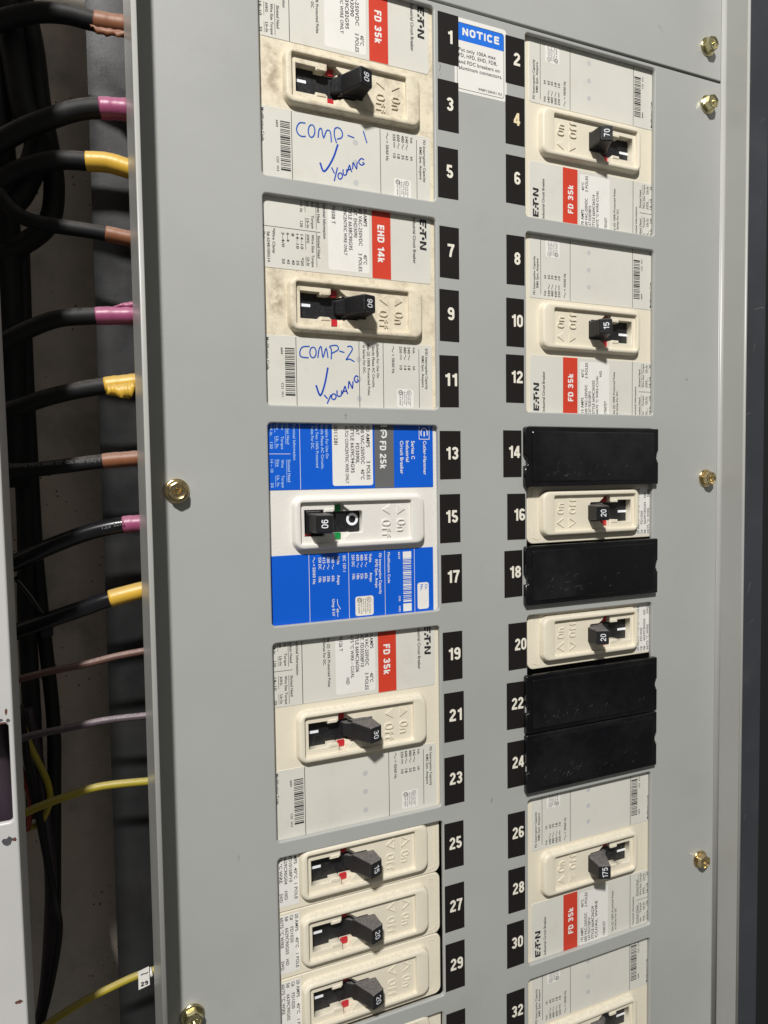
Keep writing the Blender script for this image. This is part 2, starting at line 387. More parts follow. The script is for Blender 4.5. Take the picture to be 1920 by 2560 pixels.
def text(mb, s, x0, y, cap, x1=None, st='n', z=0.0, mi=0, slant=0.0, depth=None, rot=None, track=0.0):
    """letters along +x with their feet on y; x1 stretches or squeezes the line to end there"""
    if st in 'be': return stroke_text(mb, s, x0, y, cap, x1, st, z, mi, depth, rot)
    k = cap / GL['cap']; pen = 0.0; items = []; xmax = 0.0; xmin = None
    for ch in s:
        if ch == ' ': pen += 0.30 + track; continue
        key = (st, ch) if (st, ch) in GL else ('n', ch)
        if key not in GL: pen += 0.4; continue
        vs, fs, adv = GL[key]; items.append((pen, vs, fs))
        if vs:
            xmax = max(xmax, pen + max(v[0] for v in vs)); mn = pen + min(v[0] for v in vs)
            xmin = mn if xmin is None else min(xmin, mn)
        pen += adv + track
    if not items: return
    kx = k if x1 is None else (x1 - x0) / (xmax - xmin)
    for pen, vs, fs in items:
        out = []
        for vx, vy, vz in vs:
            X = (pen + vx - xmin) * kx + vy * k * slant; Y = vy * k; Z = z + (0 if depth is None else (vz + 0.5) * depth)
            if rot: X, Y = X * cos(rot) - Y * sin(rot), X * sin(rot) + Y * cos(rot)
            out.append((x0 + X, y + Y, Z))
        mb.add(out, fs, mi)

# ------------------------------------------------------------------ objects
ORI = {'P': Matrix(((1, 0, 0), (0, 0, -1), (0, 1, 0))).to_4x4(),          # x right, y up, z out
       'L': Matrix(((0, 1, 0), (0, 0, -1), (-1, 0, 0))).to_4x4(),         # left column: reads downwards
       'R': Matrix(((0, -1, 0), (0, 0, -1), (1, 0, 0))).to_4x4()}         # right column: reads upwards
def link(o): COL.objects.link(o); return o
def props(o, label=None, cat=None, group=None, kind=None):
    if label: o['label'] = label
    if cat: o['category'] = cat
    if group: o['group'] = group
    if kind: o['kind'] = kind
    return o
def root(name, x, z, h, ori, label, cat, group=None):
    o = link(bpy.data.objects.new(name, None)); o.empty_display_size = 0.01
    o.matrix_world = Matrix.Translation(P(x, z, h)) @ ORI[ori]
    return props(o, label, cat, group)
def part(name, me, parent, label=None, kind=None):
    o = link(bpy.data.objects.new(name, me)); o.parent = parent
    if label: o['label'] = label
    if kind: o['kind'] = kind
    return o
def solid(name, me, x, z, h, ori, label, cat, group=None, kind=None):
    o = link(bpy.data.objects.new(name, me)); o.matrix_world = Matrix.Translation(P(x, z, h)) @ ORI[ori]
    return props(o, label, cat, group, kind)
CACHE = {}
def cached(key, fn):
    if key not in CACHE: CACHE[key] = fn()
    return CACHE[key]
# ------------------------------------------------------------------ enclosure: panels, rails, gutters
AR = 258.9                                   # right column: X = AR - y
OPEN = [(-1.0, -105.2), (-114.3, -219.6), (-228.7, -333.4), (-342.4, -447.8), (-456.6, -561.6), (-571.2, -676.0)]
def hole(x0, x1, z0, z1, r=2.0): return [p[:2] for p in reversed(rrect(x0, x1, z0, z1, r, 0))]

lower = root('deadfront_panel', 127, -300, 0, 'P', 'large grey enamelled cover plate cut out around the two columns of circuit breakers', 'panel', 'grey deadfront plates')
polys = [[(-58.3, -740), (312.6, -740), (312.6, 1.7), (-58.3, 1.7)]]
for i, (t, b) in enumerate(OPEN):
    polys.append(hole(0.1, 98.0 if i == 4 else 97.2, b, t))
    polys.append(hole(157.0, 255.1, b + 0.1, t + 0.2))
me = curve_mesh('face_sheet', polys, -2.8, 0.0, 0.8, ('panel',), 3)
me.transform(Matrix.Translation((-127 * K, 300 * K, 0)))
part('face_sheet', me, lower)
mb = MB(); rnd = random.Random(5)
for cx, cy, n, w in ((101.5, -24, 9, 1.6), (101.0, -33, 7, 1.4), (101.2, -62, 4, 1.0), (284, -196, 3, .8), (42, -226, 5, .7), (-20, -452, 2, .5), (131, -452, 4, .8)):
    for _ in range(n):
        x = cx - 127 + rnd.uniform(-w, w) * .5; y = cy + 300 + rnd.uniform(-w, w) * 2.4; l = rnd.uniform(.5, 2.2); a = rnd.uniform(1.2, 1.9)
        mb.ribbon([(x, y), (x + l * cos(a), y + l * sin(a))], rnd.uniform(.12, .4), 0.02)
part('scuff_marks', mb.mesh('scuff_marks', ['smudge']), lower, kind='stuff')

upper = root('deadfront_panel', 127, 60, 0, 'P', 'upper grey cover plate above the thin dark seam at the top of the photo', 'panel', 'grey deadfront plates')
me = curve_mesh('face_sheet', [[(-58.3, 3.1), (312.6, 3.1), (312.6, 170), (-58.3, 170)]], -2.8, 0.0, 0.7, ('panel',), 3)
me.transform(Matrix.Translation((-127 * K, -60 * K, 0)))
part('face_sheet', me, upper)
mb = MB()
for cx, cy in ((258, 27), (259.5, 25.4), (261, 24), (258.4, 26), (230, 44)):
    mb.ribbon([(cx - 127, cy - 60), (cx - 126.4, cy - 61.0)], .35, 0.02)
part('scuff_marks', mb.mesh('scuff_marks', ['smudge']), upper, kind='stuff')

mb = MB(); mb.box(-58.3 - 127, 312.6 - 127, 0.9 - 60, 6.0 - 60, -3.15, -2.82)  # added strip behind the seam, keeps lamp light from leaking through
part('seam_light_stop', mb.mesh('seam_light_stop', ['panel']), upper)

def extrude_profile(name, prof, z0, z1, mats, smooth=True):
    """closed profile of (x, h) pulled along the height"""
    me = bpy.data.meshes.new(name); n = len(prof)
    v = [(x * K, z * K, h * K) for z in (z0, z1) for x, h in prof]
    f = [(i, (i + 1) % n, n + (i + 1) % n, n + i) for i in range(n)] + [tuple(range(n - 1, -1, -1)), tuple(range(n, 2 * n))]
    me.from_pydata(v, [], f)
    for m in mats: me.materials.append(M[m])
    sm = [math.hypot(prof[i][0] - prof[(i + 1) % n][0], prof[i][1] - prof[(i + 1) % n][1]) < 1.5 for i in range(n)]
    me.polygons.foreach_set('use_smooth', sm + [False, False]); me.update()
    bm = bmesh.new(); bm.from_mesh(me); bmesh.ops.recalc_face_normals(bm, faces=bm.faces); bm.to_mesh(me); bm.free()
    return me
def arc(cx, cy, r, a0, a1, n=6): return [(cx + r * cos(radians(a0 + (a1 - a0) * i / n)), cy + r * sin(radians(a0 + (a1 - a0) * i / n))) for i in range(n + 1)]
T = 2.4
# left rail: upright lip X -61.2..-58.8
profL = arc(-59.3, 18.9, .5, 0, 90, 4) + arc(-60.7, 18.9, .5, 90, 180, 4) + [(-61.2, 8), (-61.2, -26), (-60.4, -26.6), (-59.4, -26.6), (-58.8, -26), (-58.8, 8)]
me = extrude_profile('mounting_rail', profL, -740, 170, ('rail',))
solid('mounting_rail', me, 0, 0, 0, 'P', 'upright grey folded lip along the left edge of the cover plate, beside the cables', 'rail', 'folded side rails')
# right rail: foot, cove and upright
profR = [(312.7, -2.2), (312.7, -0.15)] + arc(312.8, 2.1, 2.2, 270, 360, 6)[1:] + [(315.0, 8), (315.0, 17.9)] + arc(316.1, 17.9, 1.1, 180, 0, 8)[1:] + \
        [(317.2, 8), (317.2, -26), (315.4, -26), (315.4, -2.2)]
me = extrude_profile('mounting_rail', profR, -740, 170, ('rail',))
solid('mounting_rail', me, 0, 0, 0, 'P', 'upright grey folded flange along the right edge of the cover plate', 'rail', 'folded side rails')

def slab(name, x0, x1, z0, z1, h0, h1, m, label=None, cat=None, kind=None, group=None):
    mb = MB(); mb.box(x0, x1, z0, z1, h0, h1)
    return solid(name, mb.mesh(name, [m]), 0, 0, 0, 'P', label, cat, group, kind)
slab('back_wall', -420, -20, -760, 200, -133, -130, 'back', kind='structure', label='dirty grey steel back of the wiring gutter behind the cables')
slab('channel_wall', -77.5, -50, -760, 200, -78, -75, 'channel', kind='structure', label='dark oily steel strip of the channel behind the taped cable ends')
slab('side_wall', 318.4, 433.6, -760, 200, -62, -60, 'side', kind='structure', label='dark slate steel at the far right beyond the flange')
slab('void_backdrop', -700, 2600, -2600, 700, -165, -162, 'void', kind='structure')  # added black backdrop, its colour stands in for unlit depth
mb = MB()                                                       # scratches on the slate steel
rnd = random.Random(11)
for _ in range(46):
    x = rnd.uniform(345, 428); z = rnd.uniform(-700, 120); l = rnd.uniform(2, 12); a = rnd.uniform(.2, 1.4)
    mb.ribbon([(x, z), (x + l * .5 * cos(a), z + l * .5 * sin(a) + .6), (x + l * cos(a), z + l * sin(a))], rnd.uniform(.15, .4), -59.95)
mb.disc(376, -78, -59.9, 1.3, 7); mb.ribbon([(373, -70), (376, -76), (377.5, -80)], 1.1, -59.88)
solid('scratch_marks', mb.mesh('scratch_marks', ['smudge']), 0, 0, 0, 'P', 'fine pale scratches scattered over the dark slate steel at the right edge', 'scratches', kind='stuff')

# left trim plate with its slot
trim = root('enclosure_trim', -140, -300, 0, 'P', 'pale grey trim plate with chipped paint and a tall slot at the lower left edge', 'trim plate')
XO = 140; ZO = 300
outl = [(-420, -740), (-116.2, -740), (-116.2, 170), (-420, 170)]  # lengthened out of view to the left to shade the gutter wall
slot = hole(-150, -118.3, -399.5, -357.5, 1.6)
def split_long(pts, step=18.0):
    out = []
    for i, p in enumerate(pts):
        q = pts[(i + 1) % len(pts)]; n = max(1, int(math.hypot(q[0] - p[0], q[1] - p[1]) / step))
        out += [(p[0] + (q[0] - p[0]) * k / n, p[1] + (q[1] - p[1]) * k / n) for k in range(n)]
    return out
me = curve_mesh('front_plate', [split_long(outl), slot], 22.0, 25.0, 0.9, ('trim',), 3)
me.transform(Matrix.Translation((XO * K, ZO * K, 0))); part('front_plate', me, trim)
trim.matrix_world = trim.matrix_world @ Matrix.Translation((0.0237, -0.18, 0)) @ Matrix.Rotation(0.0062, 4, 'Z') @ Matrix.Translation((-0.0237, 0.18, 0))
mb = MB(); mb.box(-118.0 + XO, -116.3 + XO, -739 + ZO, 169 + ZO, -6, 22.0)
part('side_flange', mb.mesh('side_flange', ['trim']), trim)
def blob(mb, x, y, r, z, seed, mi=0, ex=1.0, ey=1.0):
    q = random.Random(seed); n = 14
    mb.add([(x + r * ex * q.uniform(.55, 1.1) * cos(2 * pi * i / n), y + r * ey * q.uniform(.55, 1.1) * sin(2 * pi * i / n), z) for i in range(n)], [tuple(range(n))], mi)
mb = MB()
for x, y, r, s, mi, ex, ey in ((-120.6, -407.5, 2.6, 1, 1, 1, .9), (-118.0, -407.2, 1.0, 2, 0, .8, 1.2), (-119.3, -478, 1.5, 3, 0, 1.2, .7), (-122.5, -355.6, 2.2, 4, 1, 1.5, .5),
                               (-118.9, -352.6, 1.2, 5, 0, .5, 1.5), (-118.3, -356.2, .9, 6, 1, 1, 1), (-120.5, -357.0, 1.3, 7, 0, 1.6, .4)):
    blob(mb, x + XO, y + ZO, r, 25.03, s, mi, ex, ey)
part('paint_chips', mb.mesh('paint_chips', ['rust', 'bare']), trim, kind='stuff')

# ------------------------------------------------------------------ breaker parts (local: x reading direction, y towards ON end, z out)
def escutcheon_mesh(m, dz=0.0):
    mb = MB(); R = []
    for d, z in ((1.1, -5.0), (0.75, -3.6), (0.35, -2.0), (0.05, -1.45), (-0.45, -1.12), (-1.0, -1.0)):
        R.append(rrect(-13.2 - d, 13.2 + d, 14.0 - d, 88.4 + d, 4.6 + d * .5, z + dz, 6))
    inn = []
    for d, z in ((0.5, -1.0), (0.15, -1.1), (0.0, -1.35), (-0.1, -3.6)):
        inn.append(rrect(-11.0 - d, 10.8 + d, 16.9 - d, 80.6 + d, 1.2 + d * .5, z + dz, 6))
    mb.rings(R + inn, cap1=False, smooth=True)
    me = mb.mesh('escutcheon', [m]); return me

SLOT = [(-7.0, 19.4), (7.0, 19.4), (7.0, 29.9), (5.5, 29.9), (5.5, 35.0), (6.4, 36.2), (10.3, 36.2), (10.3, 40.9), (8.6, 41.4), (5.9, 44.8), (5.9, 51.2), (5.3, 51.9),
        (-5.3, 51.9), (-5.9, 51.2), (-5.9, 44.8), (-8.6, 41.4), (-10.3, 40.9), (-10.3, 36.2), (-6.4, 36.2), (-5.5, 35.0), (-5.5, 29.9), (-7.0, 29.9)]
def floor_mesh(m, dz=0.0):
    me = curve_mesh('recess_floor', [[(-11.6, 16.4), (11.4, 16.4), (11.4, 81.0), (-11.6, 81.0)], list(reversed(SLOT))], -9.6 + dz, -3.0 + dz, 0.3, (m,), 2)
    return me
def pocket_mesh(m, dz=0.0):
    mb = MB()
    for s in (-1, 1):
        x0, x1 = sorted((s * 5.7, s * 10.8))
        mb.box(x0, x1, 36.0, 45.4, -9.4 + dz, -6.9 + dz)
        # sloped cheek up to the floor
        a, b = s * 5.9, s * 10.6
        mb.add([(a, 41.0, -6.85 + dz), (b, 41.0, -6.85 + dz), (b, 45.6, -3.05 + dz), (a, 45.6, -3.05 + dz)], [(0, 1, 2, 3)] if s > 0 else [(3, 2, 1, 0)])
        # moulded wedge beside the tab
        x2 = s * 7.4
        mb.add([(s * 5.6, 30.2, -3.4 + dz), (x2 + s * .2, 30.2, -3.02 + dz), (x2 + s * .2, 35.6, -3.02 + dz), (s * 5.6, 35.6, -3.4 + dz),
                (s * 5.9, 30.8, -2.6 + dz), (x2 - s * .2, 30.8, -2.6 + dz), (x2 - s * .2, 35.2, -2.6 + dz), (s * 5.9, 35.2, -2.6 + dz)],
               [(4, 5, 6, 7), (0, 1, 5, 4), (1, 2, 6, 5), (2, 3, 7, 6), (3, 0, 4, 7)])
    me = mb.mesh('pocket', [m])
    bm = bmesh.new(); bm.from_mesh(me); bmesh.ops.recalc_face_normals(bm, faces=bm.faces); bm.to_mesh(me); bm.free()
    return me
def flag_mesh(m, s, dz=0.0):
    mb = MB(); x0, x1 = sorted((s * 5.75, s * 9.3))
    mb.rings([rrect(x0, x1, 36.4, 40.6, .5, -6.95 + dz, 2), rrect(x0, x1, 36.4, 40.6, .5, -6.3 + dz, 2), rrect(x0 + .15, x1 - .15, 36.55, 40.45, .4, -6.1 + dz, 2)])
    return mb.mesh('indicator_flag', [m])
def toggle_mesh(m, on=True, dz=0.0):
    mb = MB(); c = -0.35
    def sec(yA, zA, yB, zB, hx, r=0.9, n=3):
        out = []
        base = rrect(-hx, hx, 0, 1, 0.001, 0, n)
        hy = (yB - yA); pr = rrect(-hx, hx, yA, yB, r, 0, n)
        for x, y, _ in pr:
            t = (y - yA) / (yB - yA); out.append((x + c, y, zA + (zB - zA) * t + dz))
        return out
    if on:
        mb.rings([sec(37.8, -8, 49.0, -8, 3.9), sec(38.8, -3.4, 50.5, -3.4, 3.9), sec(41.6, -.6, 54.4, -1.4, 4.1), sec(42.6, .5, 55.2, -.4, 4.9), sec(48.1, 11.2, 55.8, 8.5, 4.6), sec(48.4, 12.2, 56.1, 9.4, 4.5, .8), sec(49.0, 12.75, 55.8, 10.2, 4.05, .6)], smooth=False)
        mb.rings([sec(41.4, -3.2, 54.0, -3.2, 5.2, .5), sec(42.0, -1.4, 54.8, -2.0, 5.7, .5), sec(42.6, -.2, 55.2, -1.0, 5.6, .5), sec(43.4, .4, 54.8, -.4, 5.0, .3)], cap0=True)
    else:
        mb.rings([sec(20.0, -8, 31.0, -8, 4.9), sec(20.0, -3.0, 31.0, -4.0, 4.9), sec(21.5, 8.6, 30.4, 11.3, 4.9), sec(21.6, 9.5, 30.2, 12.2, 4.7, .8), sec(22.1, 10.2, 29.5, 12.75, 4.2, .6)], smooth=False)
        mb.rings([sec(19.6, -4.5, 28.6, -4.2, 6.2, .5), sec(19.7, -1.4, 28.0, -1.6, 6.1, .5), sec(20.1, -.9, 27.4, -1.0, 5.6, .4)], cap0=True)
    me = mb.mesh('toggle', [m])
    bm = bmesh.new(); bm.from_mesh(me); bmesh.ops.remove_doubles(bm, verts=bm.verts, dist=1e-7)
    bmesh.ops.recalc_face_normals(bm, faces=bm.faces); bm.to_mesh(me); bm.free()
    return me
def emboss_mesh(m, dz=0.0, shallow=False):
    mb = MB(); z = -3.05 + dz; d = 0.5 if shallow else 0.7
    text(mb, 'On', -0.5, 72.4, 5.0, 6.1, 'e', z, depth=d); text(mb, 'Off', -0.6, 63.3, 5.1, 9.0, 'e', z, depth=d)
    for tri in ([(-8.7, 72.6), (-3.2, 72.6), (-6.0, 77.3)], [(-8.7, 68.3), (-3.2, 68.3), (-6.0, 63.6)]):
        if shallow: mb.ribbon(tri, 0.5, z, h=d, closed=True)
        else:
            cx = sum(p[0] for p in tri) / 3; cy = sum(p[1] for p in tri) / 3
            lo = [(x, y, z) for x, y in tri]; hi = [(x + (cx - x) * .06, y + (cy - y) * .06, z + d * .8) for x, y in tri]
            fs = [(3, 4, 5), (0, 1, 4, 3), (1, 2, 5, 4), (2, 0, 3, 5)]
            mb.add(lo + hi, fs)
    me = mb.mesh('embossed_lettering', [m])
    bm = bmesh.new(); bm.from_mesh(me); bmesh.ops.recalc_face_normals(bm, faces=bm.faces); bm.to_mesh(me); bm.free()
    return me

def mechanism(r, plastic, flag, rating, key, on=True, dz=0.0, dusty=False, shallow=False):
    part('escutcheon', cached(('esc', plastic, dz), lambda: escutcheon_mesh(plastic, dz)), r)
    fl = part('recess_floor', cached(('floor', plastic, dz), lambda: floor_mesh(plastic, dz)), r)
    part('pocket', cached(('pocket', plastic, dz), lambda: pocket_mesh(plastic, dz)), fl)
    part('embossed_lettering', cached(('emb', plastic, dz, shallow), lambda: emboss_mesh(plastic, dz, shallow)), fl)
    for s in (-1, 1): part('indicator_flag', cached(('flag', flag, s, dz), lambda: flag_mesh(flag, s, dz)), r)
    mb = MB(); mb.box(-7.4, 7.4, 18, 53, -9.2 + dz, -7.4 + dz); sh = part('slide_plate', cached(('sh', dz), lambda: mb.mesh('slide_plate', ['shutter'])), r)
    mb = MB()
    if on: mb.rect(-1.45, 0.05, 19.3, 26.1, -7.3 + dz)
    else: mb.disc(-1.1, 47.6, -7.3 + dz, 3.4, 32, 0, 2.0)
    part('position_mark', mb.mesh('position_mark', ['mark']), sh)
    tz = -1.8 if not shallow else -4.0
    tg = part('toggle', cached(('tog', on, tz, dusty), lambda: toggle_mesh('black_dusty' if dusty else 'black', on, tz)), r)
    tg.location = (0, (0.7 if r.matrix_world.col[1][0] > 0 else -1.6) * K, 0)     # the lever pivots a little off the escutcheon centre
    mb = MB()
    y0 = 50.7 if on else 24.0
    w = 4.4 if len(rating) < 3 else 6.6
    text(mb, rating, -0.3 - w / 2, y0, 3.3, -0.3 + w / 2, 'e', 0)
    mb.v = [(x, y, z + tz + .1 + (12.75 - (y - 49.0) * .375 if on else 10.2 + (y - 22.1) * .3446)) for x, y, z in mb.v]
    part('rating_figure', mb.mesh('rating_figure', ['mark']), tg)

BARS = []
rb = random.Random(77); x = 0
while x < 24.6:
    w = rb.choice((.35, .35, .55, .9)); BARS.append((x, min(x + w, 24.8))); x += w + rb.choice((.42, .42, .55, .8))

def eaton_logo(mb, x0, y, h, w, z, mi=0):
    """heavy wordmark built from slabs: E, A without crossbar, T, a dot for O, N"""
    s = w / 16.6
    def pg(pts): mb.add([(x0 + px * s, y + py * h, z) for px, py in pts], [tuple(range(len(pts)))], mi)
    pg([(0, 0), (1.3, 0), (1.3, 1), (0, 1)]); pg([(1.3, .76), (4.3, .76), (4.7, 1), (1.3, 1)]); pg([(1.3, .40), (3.3, .40), (3.7, .62), (1.3, .62)]); pg([(1.3, 0), (2.9, 0), (3.2, .24), (1.3, .24)])
    pg([(3.9, 0), (5.5, 0), (5.5, .30), (4.4, .30)]); pg([(4.9, .55), (5.7, .72), (5.9, .52), (5.3, .48)]); pg([(5.2, .36), (6.6, .36), (6.8, .62), (5.7, .62)])
    pg([(6.2, .78), (9.9, .78), (10.4, 1), (6.0, 1)]); pg([(6.9, 0), (8.1, 0), (8.1, .78), (6.9, .78)]); pg([(8.1, .78), (8.1, .66), (9.3, .78)])
    mb.add([(x0 + (10.3 + .85 * cos(2 * pi * i / 14)) * s, y + h * .5 + .85 * s * sin(2 * pi * i / 14), z) for i in range(14)], [tuple(range(14))], mi)
    pg([(11.7, 0), (13.0, 0), (13.2, 1), (11.9, 1)]); pg([(13.2, 1), (12.4, 1), (14.7, 0), (15.6, 0)]); pg([(15.0, 0), (16.3, 0), (16.6, 1), (15.3, 1)])

def approval_sticker(r, x0, x1, y0, y1, z, paper='sticker'):
    mb = MB(); mb.rings([rrect(x0, x1, y0, y1, 1.3, z - .02, 4), rrect(x0, x1, y0, y1, 1.3, z + .03, 4)])
    s = part('approval_sticker', mb.mesh('approval_sticker', [paper]), r)
    mb = MB(); w = x1 - x0; h = y1 - y0; z += .06; mb.disc(x0 + w * .19, y1 - h * .26, z, 1.35, 18, 0, 1.1)
    text(mb, 'UL', x0 + w * .13, y1 - h * .32, 1.1, x0 + w * .25, z=z)
    mb.disc(x0 + w * .19, y0 + h * .22, z, 1.3, 18, 0, .9); text(mb, 'S', x0 + w * .15, y0 + h * .16, 1.2, z=z)
    for i, t in enumerate(('LISTED', 'CIR. BKR. ISSUE', '3 POLE UNIT', 'BULK TYPE', 'ISSUE NO. P-2199')):
        text(mb, t, x0 + w * (.36 if i < 2 else .14), y1 - h * (.24 + .115 * i), .62, x0 + w * (.80 if i % 2 else .92), z=z)
    text(mb, 'LR 43556', x0 + w * .36, y0 + h * .16, .8, x0 + w * .88, z=z)
    part('sticker_print', mb.mesh('sticker_print', ['ink_soft']), s)

def pen_part(r, name, strokes, w, m, z=-4.72, parent=None):
    mb = MB()
    for st in strokes:
        # smooth the stroke a little
        pts = [Vector(p) for p in st]; P2 = [pts[0] * 2 - pts[1]] + pts + [pts[-1] * 2 - pts[-2]]; path = []
        for i in range(1, len(P2) - 2):
            a, b, c, d = P2[i - 1:i + 3]
            for k in range(4):
                t = k / 4; path.append(0.5 * ((2 * b) + (-a + c) * t + (2 * a - 5 * b + 4 * c - d) * t * t + (-a + 3 * b - 3 * c + d) * t ** 3))
        path.append(pts[-1]); mb.ribbon([(p.x, p.y) for p in path], w, z)
    part(name, mb.mesh(name, [m]), parent or r)

def label_slab(name, x0, x1, y0, y1, m, r, rad):
    mb = MB(); mb.rings([rrect(x0, x1, y0, y1, rad, -5.1, 4), rrect(x0, x1, y0, y1, rad, -4.86, 4), rrect(x0 + .1, x1 - .1, y0 + .1, y1 - .1, rad, -4.80, 4)])
    return part(name, mb.mesh(name, [m]), r)

def housing(r, m):
    me = cached(('housing', m), lambda: curve_mesh('housing', [[(-55.5, -26), (55.5, -26), (55.5, 99.2), (-55.5, 99.2)], hole(-11.4, 11.2, 16.2, 81.2, .5)], -16, -5.0, 0.5, (m,), 2))
    part('housing', me, r)
    mb = MB(); mb.box(-55.2, 55.2, -25.7, 98.9, -60, -16.02); part('housing_base', cached(('hb', m), lambda: mb.mesh('housing_base', [m])), r)

ZT = -4.74
def breaker_labels(r, spec):
    """upper and lower printed films of the three-pole breakers with the red stripe"""
    up = label_slab('upper_label', -55.4, -17.6, -25, 96.0, 'label_grey', r, 1.6)
    lo = label_slab('lower_label', 16.2, 55.4, -25, 96.0, 'label_grey', r, 1.6)
    mb = MB(); mb.rect(-55.4, -17.8, 60.7, 71.7, -4.765)
    band = part('colour_band', mb.mesh('colour_band', ['red']), up)
    mb = MB()
    if spec['type'].startswith('E'): text(mb, spec['type'], -46.4, 64.0, 3.9, -26.4, 'b', ZT)
    else: text(mb, spec['type'], -44.6, 64.0, 3.9, -27.6, 'b', ZT)
    part('band_lettering', mb.mesh('band_lettering', ['white_ink']), up)
    mb = MB(); mb.rings([rrect(-55.6, -19.8, 35.8, 59.0, 1.2, -4.82, 3), rrect(-55.6, -19.8, 35.8, 59.0, 1.2, -4.77, 3)])
    part('rating_sticker', mb.mesh('rating_sticker', ['sticker']), up)
    mb = MB(); z = ZT; tx = lambda s, x0, y, c, x1=None, **k: text(mb, s, x0, y, c, x1, z=z, **k)
    o = spec.get('dx', 0.0)
    eaton_logo(mb, -52.6 + spec.get('ex', 0), 89.4, 4.1, 16.8, z)
    tx('Industrial Circuit Breaker', -52.9 + spec.get('ex', 0), 85.2, 1.75, -28.0 + spec.get('ex', 0) * .5)
    L5 = spec['lines']
    tx(L5[0], -52.6 + o, 56.0, 1.95, -43.2 + o); tx('40°C', -29.6, 55.7, 1.9, -24.4)
    tx(L5[1], -53.4 + o, 53.1, 1.95, -34.0); tx('3 POLES', -30.0, 52.8, 1.9, -20.4)
    tx(L5[2], -53.2 + o, 50.3, 1.95, -33.5 if len(L5[2]) > 14 else -38.0)
    tx(L5[3], -53.0 + o, 47.4, 1.95, -31.0); tx(L5[4], -53.0 + o, 44.6, 1.75, -28.0)
    if spec.get('hid'): tx('HID', -28.6, 41.8, 1.8, -24.8)
    tx(spec['date'], -52.8 + o, 38.0, 1.9, -43.6)
    if spec.get('ehd'):
        tx('Terminal Information', -54.0, 33.2, 1.5, -35.2)
        tx('Socket Head', -54.2, 30.0, 1.5, -43.1); tx('Slotted Head', -36.4, 29.9, 1.5, -24.9)
        mb.rect(-55, -39.6, 29.25, 29.5, z); mb.rect(-38.0, -20.2, 29.25, 29.5, z)
        tx('Hex', -54.4, 26.9, 1.4, -50.5); tx('Torque', -46.4, 26.8, 1.4, -39.7); tx('Wire Size', -36.6, 26.7, 1.4, -27.4); tx('Torque', -26.2, 26.6, 1.4, -20.0)
        tx('Size', -54.4, 24.3, 1.4, -50.5); tx('Lb-In', -44.5, 24.2, 1.4, -39.7); tx('AWG', -36.5, 24.1, 1.4, -32.0); tx('Lb-In', -24.6, 24.1, 1.4, -20.4)
        mb.rect(-55, -47.5, 23.4, 23.65, z); mb.rect(-44.8, -39.6, 23.4, 23.65, z); mb.rect(-36.6, -28.5, 23.4, 23.65, z); mb.rect(-25, -20.2, 23.4, 23.65, z)
        tx('3/16 In', -54.6, 20.8, 1.4, -47.4); tx('120', -42.8, 20.7, 1.4, -39.7)
        for a, b, y in (('14–10', '*20', 20.8), ('14–10', '35', 18.4), ('8', '40', 16.0), ('6–4', '45', 13.4), ('3–4/0', '50', 10.8)):
            tx(a, -36.0, y, 1.4, -36.0 + 1.5 * len(a)); tx(b, -24.2 if '*' in b else -22.6, y, 1.4, -20.1)
        tx('*Wire Clamp', -37.4, 6.0, 1.4, -24.8); tx('S# 624B100G14', -35.4, 3.2, 1.4, -20.3); tx('Only', -35.3, 0.9, 1.4, -31.2)
        mb.rect(-38.35, -38.1, 1.0, 31.6, z)
    else:
        tx('Use (2) 100% Protected Poles', -52.6, 31.3, 1.45, -25.0); tx('In Series For DC.', -51.8, 28.8, 1.45, -36.8)
        mb.rect(-55, -17.8, 16.9, 17.25, z)
        tx('Terminal Information', -53.0, 13.8, 1.4, -33.6); tx('Socket Head', -53.0, 10.4, 1.4, -40.6); tx('Slotted Head', -33.8, 10.5, 1.4, -22.6)
        mb.rect(-53.5, -38.8, 9.5, 9.75, z); mb.rect(-34.2, -19.0, 9.5, 9.75, z); mb.rect(-36.95, -36.7, -3, 11.8, z)
        tx('Hex', -52.8, 7.4, 1.35, -49.4); tx('Torque', -46.0, 7.4, 1.35, -39.4); tx('Wire Size', -34.0, 7.4, 1.35, -26.0); tx('Torque', -25.2, 7.4, 1.35, -18.9)
        tx('Size', -52.8, 4.8, 1.35, -49.2); tx('Lb-In', -44.8, 4.8, 1.35, -39.8); tx('AWG', -34.0, 4.8, 1.35, -29.4); tx('Lb-In', -24.4, 4.8, 1.35, -19.6)
        mb.rect(-53, -47.3, 4.0, 4.2, z); mb.rect(-44.8, -39.4, 4.0, 4.2, z); mb.rect(-34.2, -27.4, 4.0, 4.2, z); mb.rect(-24.6, -19.4, 4.0, 4.2, z)
        tx('3/16 In', -52.6, 1.6, 1.35, -46.2); tx('120', -42.5, 1.6, 1.35, -39.4); tx('14–10', -33.8, 1.6, 1.35, -27.0); tx('35', -21.6, 1.6, 1.35, -19.2)
        tx('8', -33.6, -1.2, 1.35); tx('40', -21.6, -1.2, 1.35, -19.2)
    part('label_print', mb.mesh('label_print', ['ink']), up, kind='stuff')
    # lower film
    mb = MB()
    for y in ((26.3, 52.0), (36.7, 52.0), (47.2, 52.0)): mb.disc(y[0], y[1], -4.775, 1.55, 20)
    part('print_dots', cached('dots', lambda: mb.mesh('print_dots', ['dot'])), lo)
    approval_sticker(lo, 41.2, 51.4, 74.2, 84.4, -4.78)
    mb = MB(); z = ZT
    for y in [17.2, 66.3] + ([52.2] if spec.get('ehd') else []): mb.rect(16.6, 53.4, y - .16, y + .16, z)
    mb.rect(18.9, 51.2, 87.85, 88.15, z)
    c1, c2 = ('EHD Interrupting Capacity', 'RMS Sym. Ampere') if spec.get('ehd') else ('FD Interrupting Capacity', 'RMS Sym. Ampere')
